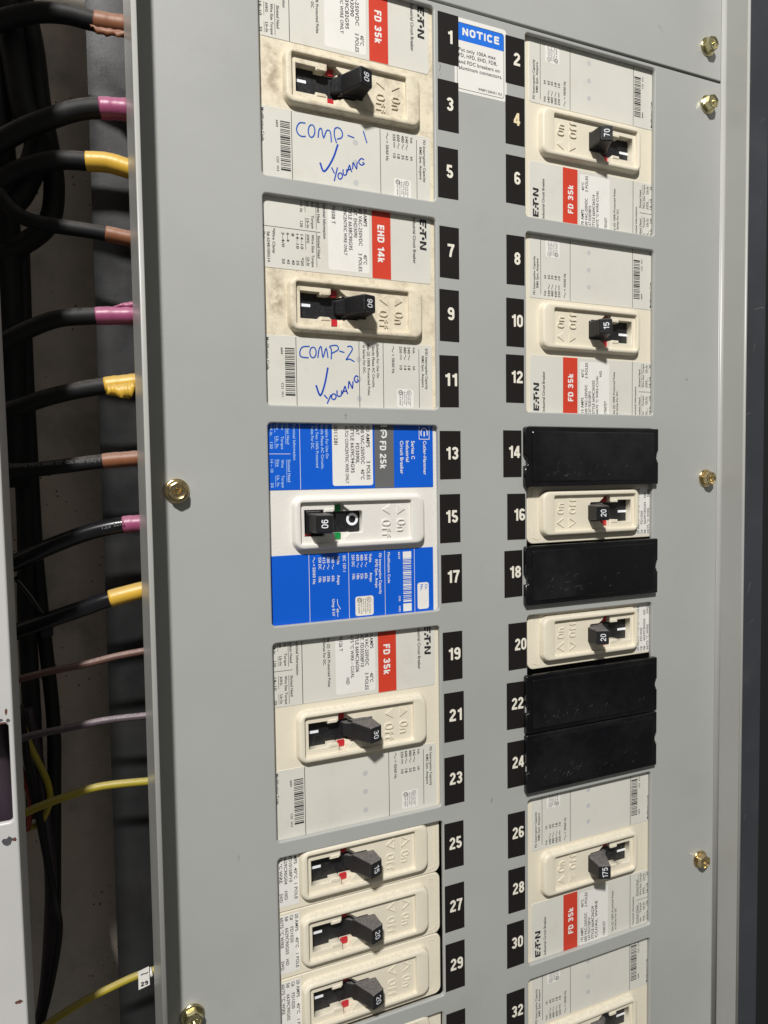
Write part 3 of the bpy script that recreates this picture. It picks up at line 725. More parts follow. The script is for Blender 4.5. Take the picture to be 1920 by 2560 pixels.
    tx(c1, 18.2, 92.0, 1.45, 40.9); tx(c2, 22.3, 89.7, 1.45, 39.7); tx('Volt', 17.9, 84.2, 1.4, 21.2); tx('kA', 28.4, 84.2, 1.4, 30.6)
    rows = (('240', '18', 81.1), ('480', '14', 78.7), ('250', '10', 76.1)) if spec.get('ehd') else (('240', '65', 81.3), ('480', '35', 78.9), ('600', '18', 76.3), ('250', '10', 73.8))
    for a, b, y in rows:
        tx(a, 17.9, y, 1.5, 21.6)
        if a == '250':
            mb.rect(22.3, 25.2, y + .9, y + 1.2, z)
            for k in range(3): mb.rect(22.3 + k * 1.05, 23.1 + k * 1.05, y + .35, y + .6, z)
        else: mb.ribbon([(22.2 + t * .3, y + .75 + .45 * sin(t * .65)) for t in range(11)], .3, z)
        tx(b, 28.3, y, 1.5, 30.7)
    yh = 71.5 if spec.get('ehd') else 69.6
    mb.ribbon([(18.0 + t * .34, yh + .75 + .5 * sin(t * .65)) for t in range(11)], .32, z); tx('=', 22.3, yh, 1.5, 23.4); tx('50/60 Hz', 24.4, yh, 1.55, 32.8)
    tx('Modification Code', 17.6, 1.5, 1.4, 34.0); tx('6604', 22.4, 9.1, 1.1, 25.8); tx(spec['code'][0], 40.4, 9.1, 1.1, 43.4); tx(spec['code'][1], 45.0, 9.1, 1.1, 47.6)
    if spec.get('ehd'):
        for s, x0, x1, y in (('Suitable For Use On', 17.6, 35.7, 62.4), ('Single Phase AC Circuits.', 18.9, 41.2, 59.8), ('Use (2) 100% Protected Poles', 17.6, 45.3, 57.0), ('In Series For DC.', 18.6, 33.7, 54.4)): tx(s, x0, y, 1.4, x1)
    part('label_print', mb.mesh('label_print', ['ink']), lo, kind='stuff')
    mb = MB()
    for a, b in BARS: mb.rect(22.4 + a, 22.4 + b, 11.2, 16.4, ZT)
    part('barcode', cached('bars', lambda: mb.mesh('barcode', ['ink'])), lo)
    return up, lo
# ------------------------------------------------------------------ the breakers
def place(side, zc, label, group, name='circuit_breaker', h=1.8):
    zc = zc - (zc + 256.6) * 0.0051                # depth correction of the measured heights
    if side == 'L': return root(name, -0.65, zc, h, 'L', label, 'circuit breaker', group)
    return root(name, AR - 1.5, zc, h, 'R', label, 'circuit breaker', group)
G3 = 'three-pole circuit breakers with printed faces'
G1 = 'single-pole circuit breakers'
HW1_THIN = [[(21.29, 24.66), (21.73, 21.55), (24.57, 19.89), (26.91, 20.29), (28.24, 22.06), (27.97, 24.65)], [(21.49, 27.9), (21.76, 28.77), (22.81, 29.4), (24.36, 29.6), (25.99, 29.34), (27.27, 28.66), (27.85, 27.77), (27.58, 26.9), (26.53, 26.28), (24.98, 26.07), (23.36, 26.34), (22.08, 27.01), (21.49, 27.9)], [(27.42, 31.31), (23.34, 31.92), (22.67, 33.25), (26.9, 34.29), (23.04, 36.02), (23.3, 38.01), (28.5, 38.58)], [(28.44, 41.46), (24.63, 40.25), (21.09, 40.72), (20.53, 43.15), (22.61, 44.73), (25.18, 44.21), (26.36, 41.7)], [(23.34, 47.63), (24.06, 51.37)], [(19.57, 56.61), (25.51, 58.6)]]
HW1_CHECK = [[(39.85, 32.12), (43.89, 33.83), (41.98, 36.19), (35.86, 39.64), (28.95, 42.12)]]
HW1_NAME = [[(41.32, 38.4), (44.22, 39.99)], [(40.8, 41.7), (48.12, 39.75)], [(43.37, 43.13), (43.72, 43.99), (44.81, 44.33), (46.01, 43.95), (46.62, 43.08), (46.28, 42.22), (45.18, 41.89), (43.98, 42.26), (43.37, 43.13)], [(41.25, 44.8), (43.73, 44.85), (44.22, 45.76), (43.29, 46.7), (40.93, 46.84)], [(42.39, 47.09), (40.53, 47.77), (38.67, 48.45), (40.33, 49.07), (41.98, 49.69)], [(41.1, 47.5), (40.64, 49.32)], [(40.41, 50.13), (38.6, 50.29), (36.79, 50.45)], [(36.79, 50.45), (38.41, 51.47), (40.04, 52.48)], [(40.04, 52.48), (38.23, 52.65), (36.41, 52.81)], [(34.49, 56.85), (34.08, 55.19), (36.02, 53.67), (37.48, 55.14), (36.54, 56.82), (35.84, 55.83)]]
HW2_THIN = [[(20.95, 24.56), (21.48, 20.81), (23.94, 19.25), (26.53, 19.85), (26.93, 23.97)], [(21.21, 26.4), (21.53, 27.25), (22.51, 27.87), (23.88, 28.07), (25.28, 27.81), (26.33, 27.16), (26.74, 26.29), (26.42, 25.44), (25.44, 24.83), (24.07, 24.63), (22.68, 24.88), (21.63, 25.53), (21.21, 26.4)], [(26.66, 28.95), (22.21, 29.7), (20.88, 30.93), (26.2, 31.76), (21.48, 33.59), (26.36, 34.58)], [(27.03, 36.32), (22.13, 36.55), (20.28, 35.77), (19.61, 39.51), (21.72, 40.35), (23.83, 36.85)], [(22.39, 40.96), (23.05, 43.89)], [(19.89, 45.46), (19.57, 47.53), (21.26, 48.33), (24.99, 45.92), (26.77, 44.85), (26.36, 46.72), (27.63, 49.47)]]
HW2_CHECK = [[(40.92, 27.67), (46.22, 29.9), (40.42, 32.42), (31.44, 34.41)]]
HW2_NAME = [[(45.83, 32.05), (47.86, 33.9)], [(45.7, 35.83), (50.42, 33.66)], [(45.07, 37.4), (45.49, 38.31), (46.57, 38.67), (47.67, 38.27), (48.14, 37.35), (47.72, 36.44), (46.65, 36.08), (45.55, 36.48), (45.07, 37.4)], [(43.22, 39.28), (45.78, 39.36), (46.38, 40.52), (45.54, 41.7), (43.13, 41.88)], [(45.04, 42.25), (43.02, 43.05), (41.0, 43.84), (42.97, 44.56), (44.94, 45.29)], [(43.63, 42.73), (43.36, 44.86)], [(42.09, 45.75), (40.09, 45.92), (38.08, 46.09)], [(38.08, 46.09), (40.04, 47.1), (42.0, 48.12)], [(42.0, 48.12), (39.99, 48.29), (37.99, 48.46)], [(35.71, 51.56), (35.07, 50.32), (36.86, 49.16), (38.56, 50.26), (37.81, 51.53), (36.97, 50.79)]]

SP = [
 ('L', -52.6, 'grimy beige breaker marked COMP-1 in blue pen, beside numbers 1, 3 and 5', 'beige_dirty', '90', False,
  dict(type='FD 35k', lines=('90 AMPS', '600 VAC-250VDC', 'CAT. FD3090', 'STYLE 6639C82G95', 'CONCENTRIC WIRE ONLY'), date='170510 T', code=('C23', 'H13'), dx=-6.5), 1),
 ('L', -167.0, 'dirty beige breaker marked COMP-2 in blue pen under a red EHD 14k stripe', 'beige_dirty', '90', False,
  dict(type='EHD 14k', lines=('90 AMPS', '480 VAC-250VDC', 'CAT. EHD3090', 'STYLE 6638C90G95', 'CONCENTRIC WIRE ONLY'), date='170508 T', code=('C21', 'H11'), ehd=True, dx=-1.2), 2),
 ('L', -395.4, 'beige breaker with a 30 toggle and red FD 35k stripe below the blue-labelled one', 'beige', '30', True,
  dict(type='FD 35k', lines=('30 AMPS', '600 VAC-250VDC', 'CAT. FD3030BP10', 'STYLE 6604C36G06', '60/75 °C WIRE – CU/AL'), date='170126 T', code=('C23', 'H13'), hid=True), 0),
 ('R', -52.6, 'top right beige breaker with a 70 toggle beside numbers 2, 4 and 6', 'beige', '70', False,
  dict(type='FD 35k', lines=('70 AMPS', '600 VAC-250VDC', 'CAT FD3070BP10', 'STYLE 6604C36G14', '60/75 °C WIRE-CU/AL'), date='170516DT', code=('C23', 'H13'), ex=2.8, dx=2.2), 0),
 ('R', -167.0, 'beige breaker with a 15 toggle beside numbers 8, 10 and 12', 'beige', '15', False,
  dict(type='FD 35k', lines=('15 AMPS', '600 VAC-250VDC', 'CAT FD3015BP10', 'STYLE 6604C36G02', '60/75 °C WIRE-CU/AL'), date='170607DT', code=('C23', 'H13'), hid=True, ex=1.7, dx=1.2), 0),
 ('R', -508.8, 'beige breaker with a dusty 175 toggle beside numbers 26, 28 and 30', 'beige', '175', True,
  dict(type='FD 35k', lines=('175 AMPS', '600 VAC-250VDC', 'CAT FD3175BP10', 'STYLE 6604C36G29', 'CU/AL WIRE'), date='170601DT', code=('C23', 'H13')), 0),
 ('R', -623.6, 'lowest right beige breaker, cut off by the bottom of the photo, beside number 32', 'beige', '20', True,
  dict(type='FD 35k', lines=('20 AMPS', '600 VAC-250VDC', 'CAT FD3020BP10', 'STYLE 6604C36G03', '60/75 °C WIRE-CU/AL'), date='170516DT', code=('C23', 'H13')), 0),
]
for side, zc, lab, plastic, rating, dusty, spec, hw in SP:
    r = place(side, zc, lab, G3)
    housing(r, plastic)
    mechanism(r, plastic, 'flag_red', rating, 0, True, 0.0, dusty)
    up, lo = breaker_labels(r, spec)
    if hw == 1:
        pen_part(r, 'handwriting', HW1_THIN, .68, 'pen', parent=lo); pen_part(r, 'tick_mark', HW1_CHECK, .95, 'marker', parent=lo); pen_part(r, 'signature', HW1_NAME, .66, 'marker', parent=lo)
    if hw == 2:
        pen_part(r, 'handwriting', HW2_THIN, .68, 'pen', parent=lo); pen_part(r, 'tick_mark', HW2_CHECK, .95, 'marker', parent=lo); pen_part(r, 'signature', HW2_NAME, .72, 'marker', parent=lo)

# the older breaker with the blue films, switched off
r = place('L', -281.0, 'white breaker with bright blue labels and its 90 toggle switched off', G3)
housing(r, 'white_plastic')
mechanism(r, 'white_plastic', 'flag_green', '90', 0, on=False)
mb = MB(); mb.box(-6.9, -0.2 + 7.0, 19.5, 20.3, -6.9, -6.0)
part('trip_flag', MB.mesh((lambda q: (q.box(5.2, 6.8, 19.6, 23.5, -7.1, -5.2), q)[1])(MB()), 'trip_flag', ['flag_red']), r)
up = label_slab('upper_label', -55.4, -17.7, -25, 96.2, 'label_blue', r, .3)
lo = label_slab('lower_label', 16.4, 53.6, -25, 95.6, 'label_blue', r, .3)
mb = MB(); mb.rect(-55.4, -17.9, 60.4, 71.9, -4.765); part('colour_band', mb.mesh('colour_band', ['grey_band']), up)
mb = MB(); mb.rings([rrect(-55.6, -19.4, 36.0, 59.3, 1.3, -4.82, 3), rrect(-55.6, -19.4, 36.0, 59.3, 1.3, -4.77, 3)])
part('rating_sticker', mb.mesh('rating_sticker', ['sticker']), up)
mb = MB(); z = ZT; tx = lambda s, x0, y, c, x1=None, **k: text(mb, s, x0, y, c, x1, z=z, **k)
for s, x0, x1, y, c in (('90 AMPS', -51.6, -40.0, 55.6, 2.0), ('3 POLES', -32.6, -22.5, 55.6, 2.0), ('600 VAC-250VDC', -51.6, -31.0, 52.4, 2.0), ('40°C', -28.2, -22.6, 52.2, 2.0), ('CAT', -51.5, -46.6, 49.5, 2.0),
                        ('FD3090L', -42.2, -31.2, 49.4, 2.0), ('STYLE 6639C94G95', -51.4, -26.3, 46.5, 2.0), ('AL7CU CONCENTRIC WIRE ONLY', -51.4, -20.6, 43.4, 1.8), ('001128I', -51.6, -41.4, 37.2, 1.9)): tx(s, x0, y, c, x1)
part('label_print', mb.mesh('label_print', ['ink']), up, kind='stuff')
mb = MB()
text(mb, 'FD 25k', -43.6, 63.6, 3.7, -28.3, 'b', z)
mb.ribbon([(-46.4, 64.6), (-45.4, 65.6), (-45.8, 67.0), (-47.4, 67.6), (-49.2, 67.0), (-49.8, 65.6), (-49.0, 64.2)], .9, z); mb.rect(-48.8, -46.8, 65.3, 66.1, z)
mb.rect(-54.8, -51.2, 64.2, 68.0, z)
mb.ribbon([(-44.7, 87.6), (-53.6, 87.6), (-53.6, 93.9), (-44.7, 93.9)], .35, z, closed=True)
mb.ribbon([(-46.6, 89.0), (-48.6, 88.7), (-50.6, 89.6), (-50.8, 91.4), (-49.0, 92.7), (-46.8, 92.6)], .6, z); mb.rect(-49.0, -46.2, 90.4, 91.1, z)
for s, x0, x1, y, c in (('Cutler-Hammer', -43.8, -24.7, 90.1, 1.9), ('Series C', -43.7, -33.5, 82.7, 2.0), ('Industrial', -43.7, -32.0, 79.3, 1.9), ('Circuit Breaker', -43.7, -25.3, 75.8, 1.9)): tx(s, x0, y, c, x1)
for y in (18.2,): mb.rect(-55, -17.9, y - .12, y + .12, z)
for y in (21.9, 44.2, 65.5, 83.7): mb.rect(16.6, 53.0, y - .12, y + .12, z)
mb.rect(-36.6, -36.35, -2, 13.0, z)
part('white_print', mb.mesh('white_print', ['white_ink']), up, kind='stuff')
mb = MB()
for s, x0, x1, y, c in (('Suitable For Use On', -52.0, -34.1, 32.4, 1.45), ('Single Phase AC Circuits.', -52.0, -28.3, 29.8, 1.45), ('Use Two 100% Protected', -52.0, -29.3, 26.9, 1.45), ('Poles For DC.', -51.0, -38.9, 24.4, 1.45),
    ('Terminal Information', -52.4, -33.2, 14.6, 1.4), ('Socket Head', -52.6, -41.5, 11.2, 1.4), ('Slotted Head', -33.5, -21.9, 11.5, 1.4), ('Hex', -52.4, -48.8, 8.4, 1.35), ('Torque', -45.5, -38.9, 8.2, 1.35), ('Size', -52.4, -49, 5.8, 1.35), ('Lb. In.', -45.5, -39.2, 5.6, 1.35),
    ('Wire', -33.5, -29.4, 8.1, 1.35), ('Torque', -25.3, -19.0, 8.1, 1.35), ('Size', -33.6, -29.9, 5.6, 1.35), ('Lb. In.', -25.3, -19.4, 5.6, 1.35), ('3/16 in.', -52.5, -45.6, 2.5, 1.35), ('120', -42.5, -39.1, 2.4, 1.35), ('14 – 10', -33.6, -26.9, 2.4, 1.35), ('35', -21.6, -19.1, 2.4, 1.35)): tx(s, x0, y, c, x1)
for a, b, y in ((-52.8, -41.5, 10.5), (-33.6, -21.8, 10.8), (-52.5, -47.5, 4.9), (-45.5, -39.2, 4.9), (-33.6, -29.6, 4.8), (-25.3, -19.4, 4.8)): mb.rect(a, b, y, y + .2, z)
part('blue_print', mb.mesh('blue_print', ['sky_ink']), up, kind='stuff')
mb = MB()
for s, x0, x1, y, c in (('50/60 Hz', 23.6, 32.6, 23.9, 1.5), ('250 DC', 18.4, 24.8, 27.2, 1.5), ('10k', 28.8, 32.0, 27.1, 1.5), ('415', 18.4, 21.8, 29.5, 1.5), ('380', 18.4, 21.8, 31.9, 1.5), ('240', 18.5, 21.9, 34.5, 1.5), ('35k', 28.7, 32.0, 29.5, 1.5),
    ('35k', 28.7, 32.0, 31.9, 1.5), ('65k', 28.7, 32.0, 34.5, 1.5), ('Volts', 18.4, 22.8, 37.6, 1.5), ('Amps', 28.6, 33.8, 37.6, 1.5), ('IEC 157-1', 18.2, 27.0, 41.0, 1.5), ('Uimp 8 kV', 41.4, 50.7, 34.5, 1.5),
    ('250 DC', 18.1, 24.6, 46.1, 1.5), ('10k', 28.6, 31.8, 46.3, 1.5), ('600', 18.2, 21.6, 48.8, 1.5), ('480', 18.2, 21.6, 51.1, 1.5), ('240', 18.2, 21.6, 53.6, 1.5), ('18k', 28.6, 31.9, 48.8, 1.5), ('25k', 28.6, 31.9, 51.1, 1.5), ('65k', 28.6, 31.9, 53.6, 1.5),
    ('Volts', 18.1, 22.8, 56.3, 1.5), ('Amps', 28.5, 33.6, 56.5, 1.5), ('FD Interrupting Capacity', 18.2, 40.9, 62.1, 1.45), ('RMS Sym. Amps', 21.5, 37.1, 59.8, 1.45), ('Modification Code', 18.0, 35.1, 67.3, 1.45), ('6610', 18.1, 22.0, 73.8, 1.1),
    ('C43', 42.8, 45.8, 73.8, 1.1), ('H02', 48.6, 51.8, 73.8, 1.1)): tx(s, x0, y, c, x1)
for y in (29.5, 31.9, 34.5, 48.8, 51.1, 53.6): mb.ribbon([(22.6 + t * .26, y + .7 + .45 * sin(t * .65)) for t in range(11)], .25, z)
mb.ribbon([(18.2 + t * .3, 24.6 + .5 * sin(t * .65)) for t in range(11)], .28, z); tx('=', 21.9, 23.9, 1.4, 22.9)
mb.ribbon([(41.6, 37.4), (44.6, 37.6), (47.2, 39.2)], .3, z); mb.ribbon([(46.6, 37.5), (51.2, 37.5)], .3, z); mb.ribbon([(47.2, 36.8), (48.6, 38.2)], .3, z); mb.ribbon([(48.6, 36.8), (47.2, 38.2)], .3, z)
for a, b in BARS: mb.rect(22.0 + a, 22.0 + b, 76.6, 81.7, z)
mb.rect(18.1, 21.8, 76.6, 81.8, z); mb.rect(47.4, 51.8, 76.5, 81.7, z)
part('white_print', mb.mesh('white_print', ['white_ink']), lo, kind='stuff')
mb = MB(); mb.rings([rrect(36.3, 51.4, 85.5, 92.6, 1.4, -4.82, 4), rrect(36.3, 51.4, 85.5, 92.6, 1.4, -4.765, 4)])
part('circuit_number_field', mb.mesh('circuit_number_field', ['sticker']), lo)
mb = MB(); text(mb, 'Cir.', 37.3, 90.2, 1.5, 40.6, z=-4.72); text(mb, 'No.', 37.3, 87.4, 1.5, 40.8, z=-4.72)
part('field_lettering', mb.mesh('field_lettering', ['label_blue']), lo)
approval_sticker(lo, 41.2, 51.9, 47.8, 58.5, -4.78, 'sticker_warm')

# single-pole breakers
def single(side, zc, lab, rating, lines, dusty=True):
    dz = -0.3
    r = place(side, zc, lab, G1)
    me = cached('sh', lambda: curve_mesh('housing', [[p[:2] for p in rrect(-18.3, 18.3, -26, 98.0, 4.2, 0, 6)], hole(-11.4, 11.2, 16.2, 81.2, .5)], -16, -5.15, 0.6, ('beige',), 3))
    part('housing', me, r)
    mb = MB(); mb.box(-18.0, 18.0, -25.7, 96.0, -60, -16.02); part('housing_base', cached('shb', lambda: mb.mesh('housing_base', ['beige'])), r)
    mb = MB(); mb.ribbon([(-15.6, 89.8), (15.6, 89.8), (15.6, 91.5), (14.4, 94.6), (-14.4, 94.6), (-15.6, 91.5)], .35, -5.14, h=.18, closed=True)
    part('moulded_outline', cached('outl', lambda: mb.mesh('moulded_outline', ['beige'])), r)
    mechanism(r, 'beige', 'flag_red', rating, 1, True, dz, dusty, shallow=True)
    mb = MB(); mb.rings([rrect(-16.6, 15.4, -14, 12.8, .4, -5.17, 2), rrect(-16.6, 15.4, -14, 12.8, .4, -5.07, 2)])
    st = part('rating_sticker', cached('sst', lambda: mb.mesh('rating_sticker', ['sticker'])), r)
    mb = MB()
    for (s, x0, x1), y in zip(lines, (10.4, 7.6, 4.9, 2.2, -0.6)):
        for q, a, b in (s if isinstance(s, tuple) else ((s, x0, x1),)): text(mb, q, a, y, 1.65, b, z=-5.02)
    part('sticker_print', mb.mesh('sticker_print', ['ink_soft']), st)
L15 = ((( ('15 AMPS', -16.0, -6.8), ('40°C', -4.6, 1.6), ('1 POLE', 3.9, 12.6)), 0, 0), ((('C# FD1015BP10', -15.9, 2.6),), 0, 0), ((('S# 6629C90G04', -15.9, 3.2), ('HID', 7.0, 11.8)), 0, 0), ((('60/75 °C WIRE', -15.9, 2.0), ('SWD', 7.8, 12.6)), 0, 0))
L20 = ((( ('20 AMPS', -16.0, -6.4), ('40°C', -3.0, 2.9), ('1 POLE', 6.0, 13.8)), 0, 0), ((('C#', -15.9, -13.2), ('FD1020', -9.6, -0.8)), 0, 0), ((('S#', -15.9, -13.2), ('6629C90G05', -9.6, 5.0), ('HID', 7.6, 11.2)), 0, 0), ((('60/75 °C WIRE', -15.9, 1.0), ('SWD', 8.2, 13.2)), 0, 0))
single('L', -470.9, 'narrow beige breaker with a dusty 15 toggle, topmost of the lower left stack', '15', L15)
single('L', -507.9, 'narrow beige breaker with a dusty 20 toggle, between two others beside number 27', '20', L20)
single('L', -544.9, 'narrow beige breaker with a dusty 20 toggle beside number 29', '20', L20)
single('L', -585.3, 'narrow beige breaker just showing at the bottom edge of the photo beside number 31', '20', L20)
single('R', -281.0, 'narrow beige breaker with a 20 toggle between two glossy black blanks beside number 16', '20', L20, False)
single('R', -358.9, 'narrow beige breaker with a 20 toggle directly above the pair of black blanks', '20', L20, True)

# black blanking plates
def filler(zc, lab, hh=17.8):
    o = root('blanking_plate', 205, zc, 0, 'P', lab, 'blanking plate', 'black blanking plates')
    L0, L1 = -51.2, 51.6
    def outline(d):
        x0, x1, y0, y1 = L0 - d, L1 + d, -hh - d, hh + d
        return [(x0, y0 + 1), (x0 + .8, y0), (x1 - .5, y0), (x1, y0 + .6), (x1, -3.6), (x1 - .8, -3.6), (x1 - .8, -1.9), (x1 - 1.5, -1.9), (x1 - 1.5, 1.8), (x1 - .7, 1.8), (x1 - .7, 3.3), (x1, 3.3), (x1, y1 - .5), (x1 - .5, y1), (x0 + .8, y1), (x0, y1 - 1),
                (x0, 1.2), (x0 + 1.9, -.8), (x0 + 1.9, -5.2), (x0, -5.2)]
    part('plate', cached(('fp', hh), lambda: curve_mesh('plate', [outline(0)], 0.12, 3.4, .55, ('filler',), 3)), o)
    mb = MB()
    mb.rings([[(x, y, z) for x, y, _ in rrect(-46.6 + i, 47.6 - i, -hh + 2.9 + i, hh - 2.7 - i, .9, 0, 4)] for z, i in ((3.3, -.1), (3.75, 0), (4.0, .25), (4.05, .6))], smooth=False)
    part('raised_centre', cached(('fr', hh), lambda: mb.mesh('raised_centre', ['filler'])), o)
    mb = MB(); rn = random.Random(int(-zc))
    for k in range(22):
        x = rn.uniform(-40, 40) if k % 2 else rn.uniform(-34, -10); y = -hh + 5.5 + abs(rn.gauss(0, 5)); l = rn.uniform(.6, 3.6); a = rn.uniform(.3, 1.0)
        mb.ribbon([(x, y), (x + l * cos(a), y + l * sin(a))], rn.uniform(.03, .09), 4.07)
    part('scratches', mb.mesh('scratches', ['smudge']), o, kind='stuff')
filler(-246.4, 'glossy black blanking plate beside number 14, topmost of the four')
filler(-317.6, 'glossy black blanking plate beside number 18, scratched along its lower edge')
filler(-396.0, 'dusty black blanking plate beside number 22, upper of the touching pair')
filler(-432.6, 'black blanking plate beside number 24, lower of the touching pair', 18.0)

# ------------------------------------------------------------------ number tags
TAGS = {1: (99.6, -2.7, 112.5, -29.5), 2: (143.2, -5.5, 156.1, -31.8), 3: (99.2, -38.7, 112.2, -65.8), 4: (143.0, -38.8, 156.0, -65.8), 5: (98.8, -75.1, 111.6, -102.4), 6: (143.1, -72.1, 156.3, -99.2), 7: (99.4, -118.0, 111.7, -146.0),
 8: (143.2, -117.6, 155.7, -145.7), 9: (99.0, -152.7, 111.4, -181.2), 10: (142.9, -153.7, 155.2, -181.5), 11: (98.6, -189.3, 110.8, -218.2), 12: (142.5, -186.4, 155.0, -214.3), 13: (98.3, -231.6, 111.7, -258.8), 14: (140.3, -230.7, 153.0, -258.1),
 15: (97.9, -267.4, 111.1, -295.0), 16: (142.9, -268.1, 155.6, -295.3), 17: (98.4, -301.9, 111.9, -329.5), 18: (140.7, -302.0, 153.3, -329.8), 19: (99.0, -346.6, 111.7, -374.5), 20: (143.3, -345.8, 156.3, -373.9), 21: (99.4, -382.1, 112.4, -410.7),
 22: (141.9, -381.6, 154.7, -409.9), 23: (99.2, -419.8, 112.3, -447.9), 24: (142.1, -417.9, 155.0, -445.9), 25: (98.8, -458.9, 111.5, -485.9), 26: (142.2, -462.0, 154.6, -489.4), 27: (98.7, -496.1, 111.6, -524.0), 28: (142.3, -496.9, 154.5, -524.1),
 29: (98.8, -531.4, 111.6, -559.9), 30: (141.2, -530.7, 153.6, -558.5), 31: (98.9, -573.8, 111.6, -601.5), 32: (140.7, -574.4, 153.7, -602.2)}
TAGL = {1: 'left of the NOTICE header', 3: 'beside the toggle of the COMP-1 breaker, under the notice corner', 5: 'beside the lower end of the COMP-1 breaker',
 7: 'beside the upper end of the COMP-2 breaker', 9: 'beside the toggle of the COMP-2 breaker', 11: 'beside the lower end of the COMP-2 breaker',
 13: 'beside the upper end of the blue-labelled breaker', 15: 'beside the switched-off toggle of the blue-labelled breaker', 17: 'beside the lower end of the blue-labelled breaker',
 19: 'beside the upper end of the left 30 toggle breaker', 21: 'level with the left 30 toggle', 23: 'beside the lower end of the left 30 toggle breaker',
 25: 'beside the topmost narrow breaker at the lower left', 27: 'beside the middle narrow breaker at the lower left', 29: 'beside the lowest whole narrow breaker at the lower left', 31: 'cut off by the bottom edge of the photo',
 2: 'right of the NOTICE sticker', 4: 'with a yellowed figure, level with the 70 toggle', 6: 'directly below the tag with the yellowed figure',
 8: 'beside the upper end of the right 15 toggle breaker', 10: 'level with the right 15 toggle', 12: 'beside the lower end of the right 15 toggle breaker',
 14: 'beside the topmost black blanking plate', 16: 'touching the narrow breaker between two black blanks', 18: 'beside the scratched black blanking plate', 20: 'touching the narrow breaker above the paired blanks',
 22: 'beside the upper of the paired black blanks', 24: 'beside the lower of the paired black blanks', 26: 'beside the upper end of the 175 toggle breaker', 28: 'level with the dusty 175 toggle',
 30: 'beside the lower end of the 175 toggle breaker', 32: 'beside the cut-off breaker at the bottom right'}
rt = random.Random(3)
for n, (x0, z0, x1, z1) in TAGS.items():
    cx, cz = (x0 + x1) / 2, (z0 + z1) / 2
    o = root('number_tag', cx, cz, 0.0, 'P', 'black tag reading %d %s' % (n, TAGL[n]), 'number tag', 'black circuit number tags')
    w, hgt = (x1 - x0) / 2, (z0 - z1) / 2; sk = rt.uniform(-.25, .25)
    mb = MB(); q = [(-w, -hgt), (w, -hgt + sk), (w, hgt + sk * .5), (-w, hgt)]
    mb.rings([[(x, y, .10) for x, y in q], [(x, y, .26) for x, y in q]], cap0=False)
    part('vinyl_square', mb.mesh('vinyl_square', ['tag_black']), o)
    mb = MB(); s = str(n); wd = (3.3 if n == 1 else 4.3) if n < 10 else 8.2
    ox = 1.0 if n % 2 else 1.2
    if n in (16, 20): ox = 2.1
    text(mb, s, ox - wd / 2, -2.5, 7.1, ox + wd / 2, 'b', .30)
    part('figure', mb.mesh('figure', ['digit_yellow' if n == 4 else 'digit']), o)

# notice sticker, tucked under tags 1, 2 and 3
o = root('notice_sticker', 127, -23, 0, 'P', 'white sticker with a blue NOTICE header about 100A breakers, between tags 1 and 2', 'sticker')
mb = MB(); mb.rings([rrect(-17.0, 16.9, -20.0, 20.0, 2.0, .02, 5), rrect(-17.0, 16.9, -20.0, 20.0, 2.0, .08, 5)]); part('paper', mb.mesh('paper', ['sticker']), o)
mb = MB(); hd = [p for p in rrect(-15.3, 15.0, 7.9, 17.4, 1.5, .09, 5)]; hd = [(x, max(y, 7.9) if y > 9 else 7.9, z) for x, y, z in hd]
mb.add(hd, [tuple(range(len(hd)))]); part('header_band', mb.mesh('header_band', ['notice_blue']), o)
mb = MB(); text(mb, 'NOTICE', -12.1, 11.0, 4.0, 12.0, 'b', .105); part('header_lettering', mb.mesh('header_lettering', ['white_ink']), o)
mb = MB()
for s, x0, x1, y in (('Put only 100A max', -14.4, 9.7, 2.1), ('FD, HFD, EHD, FDB,', -14.4, 10.6, -1.0), ('and FDC breakers on', -14.4, 12.2, -4.5), ('aluminum connectors.', -14.4, 14.0, -7.7)): text(mb, s, x0, y, 1.95, x1, z=.10)
text(mb, '998P120H01 R3', -1.8, -17.0, 1.35, 13.6, z=.10)
fr = [p[:2] for p in rrect(-15.4, 15.1, -18.3, 17.5, 1.5, 0, 4)]; mb.ribbon(fr, .28, .095, closed=True)
part('print', mb.mesh('print', ['ink']), o, kind='stuff')

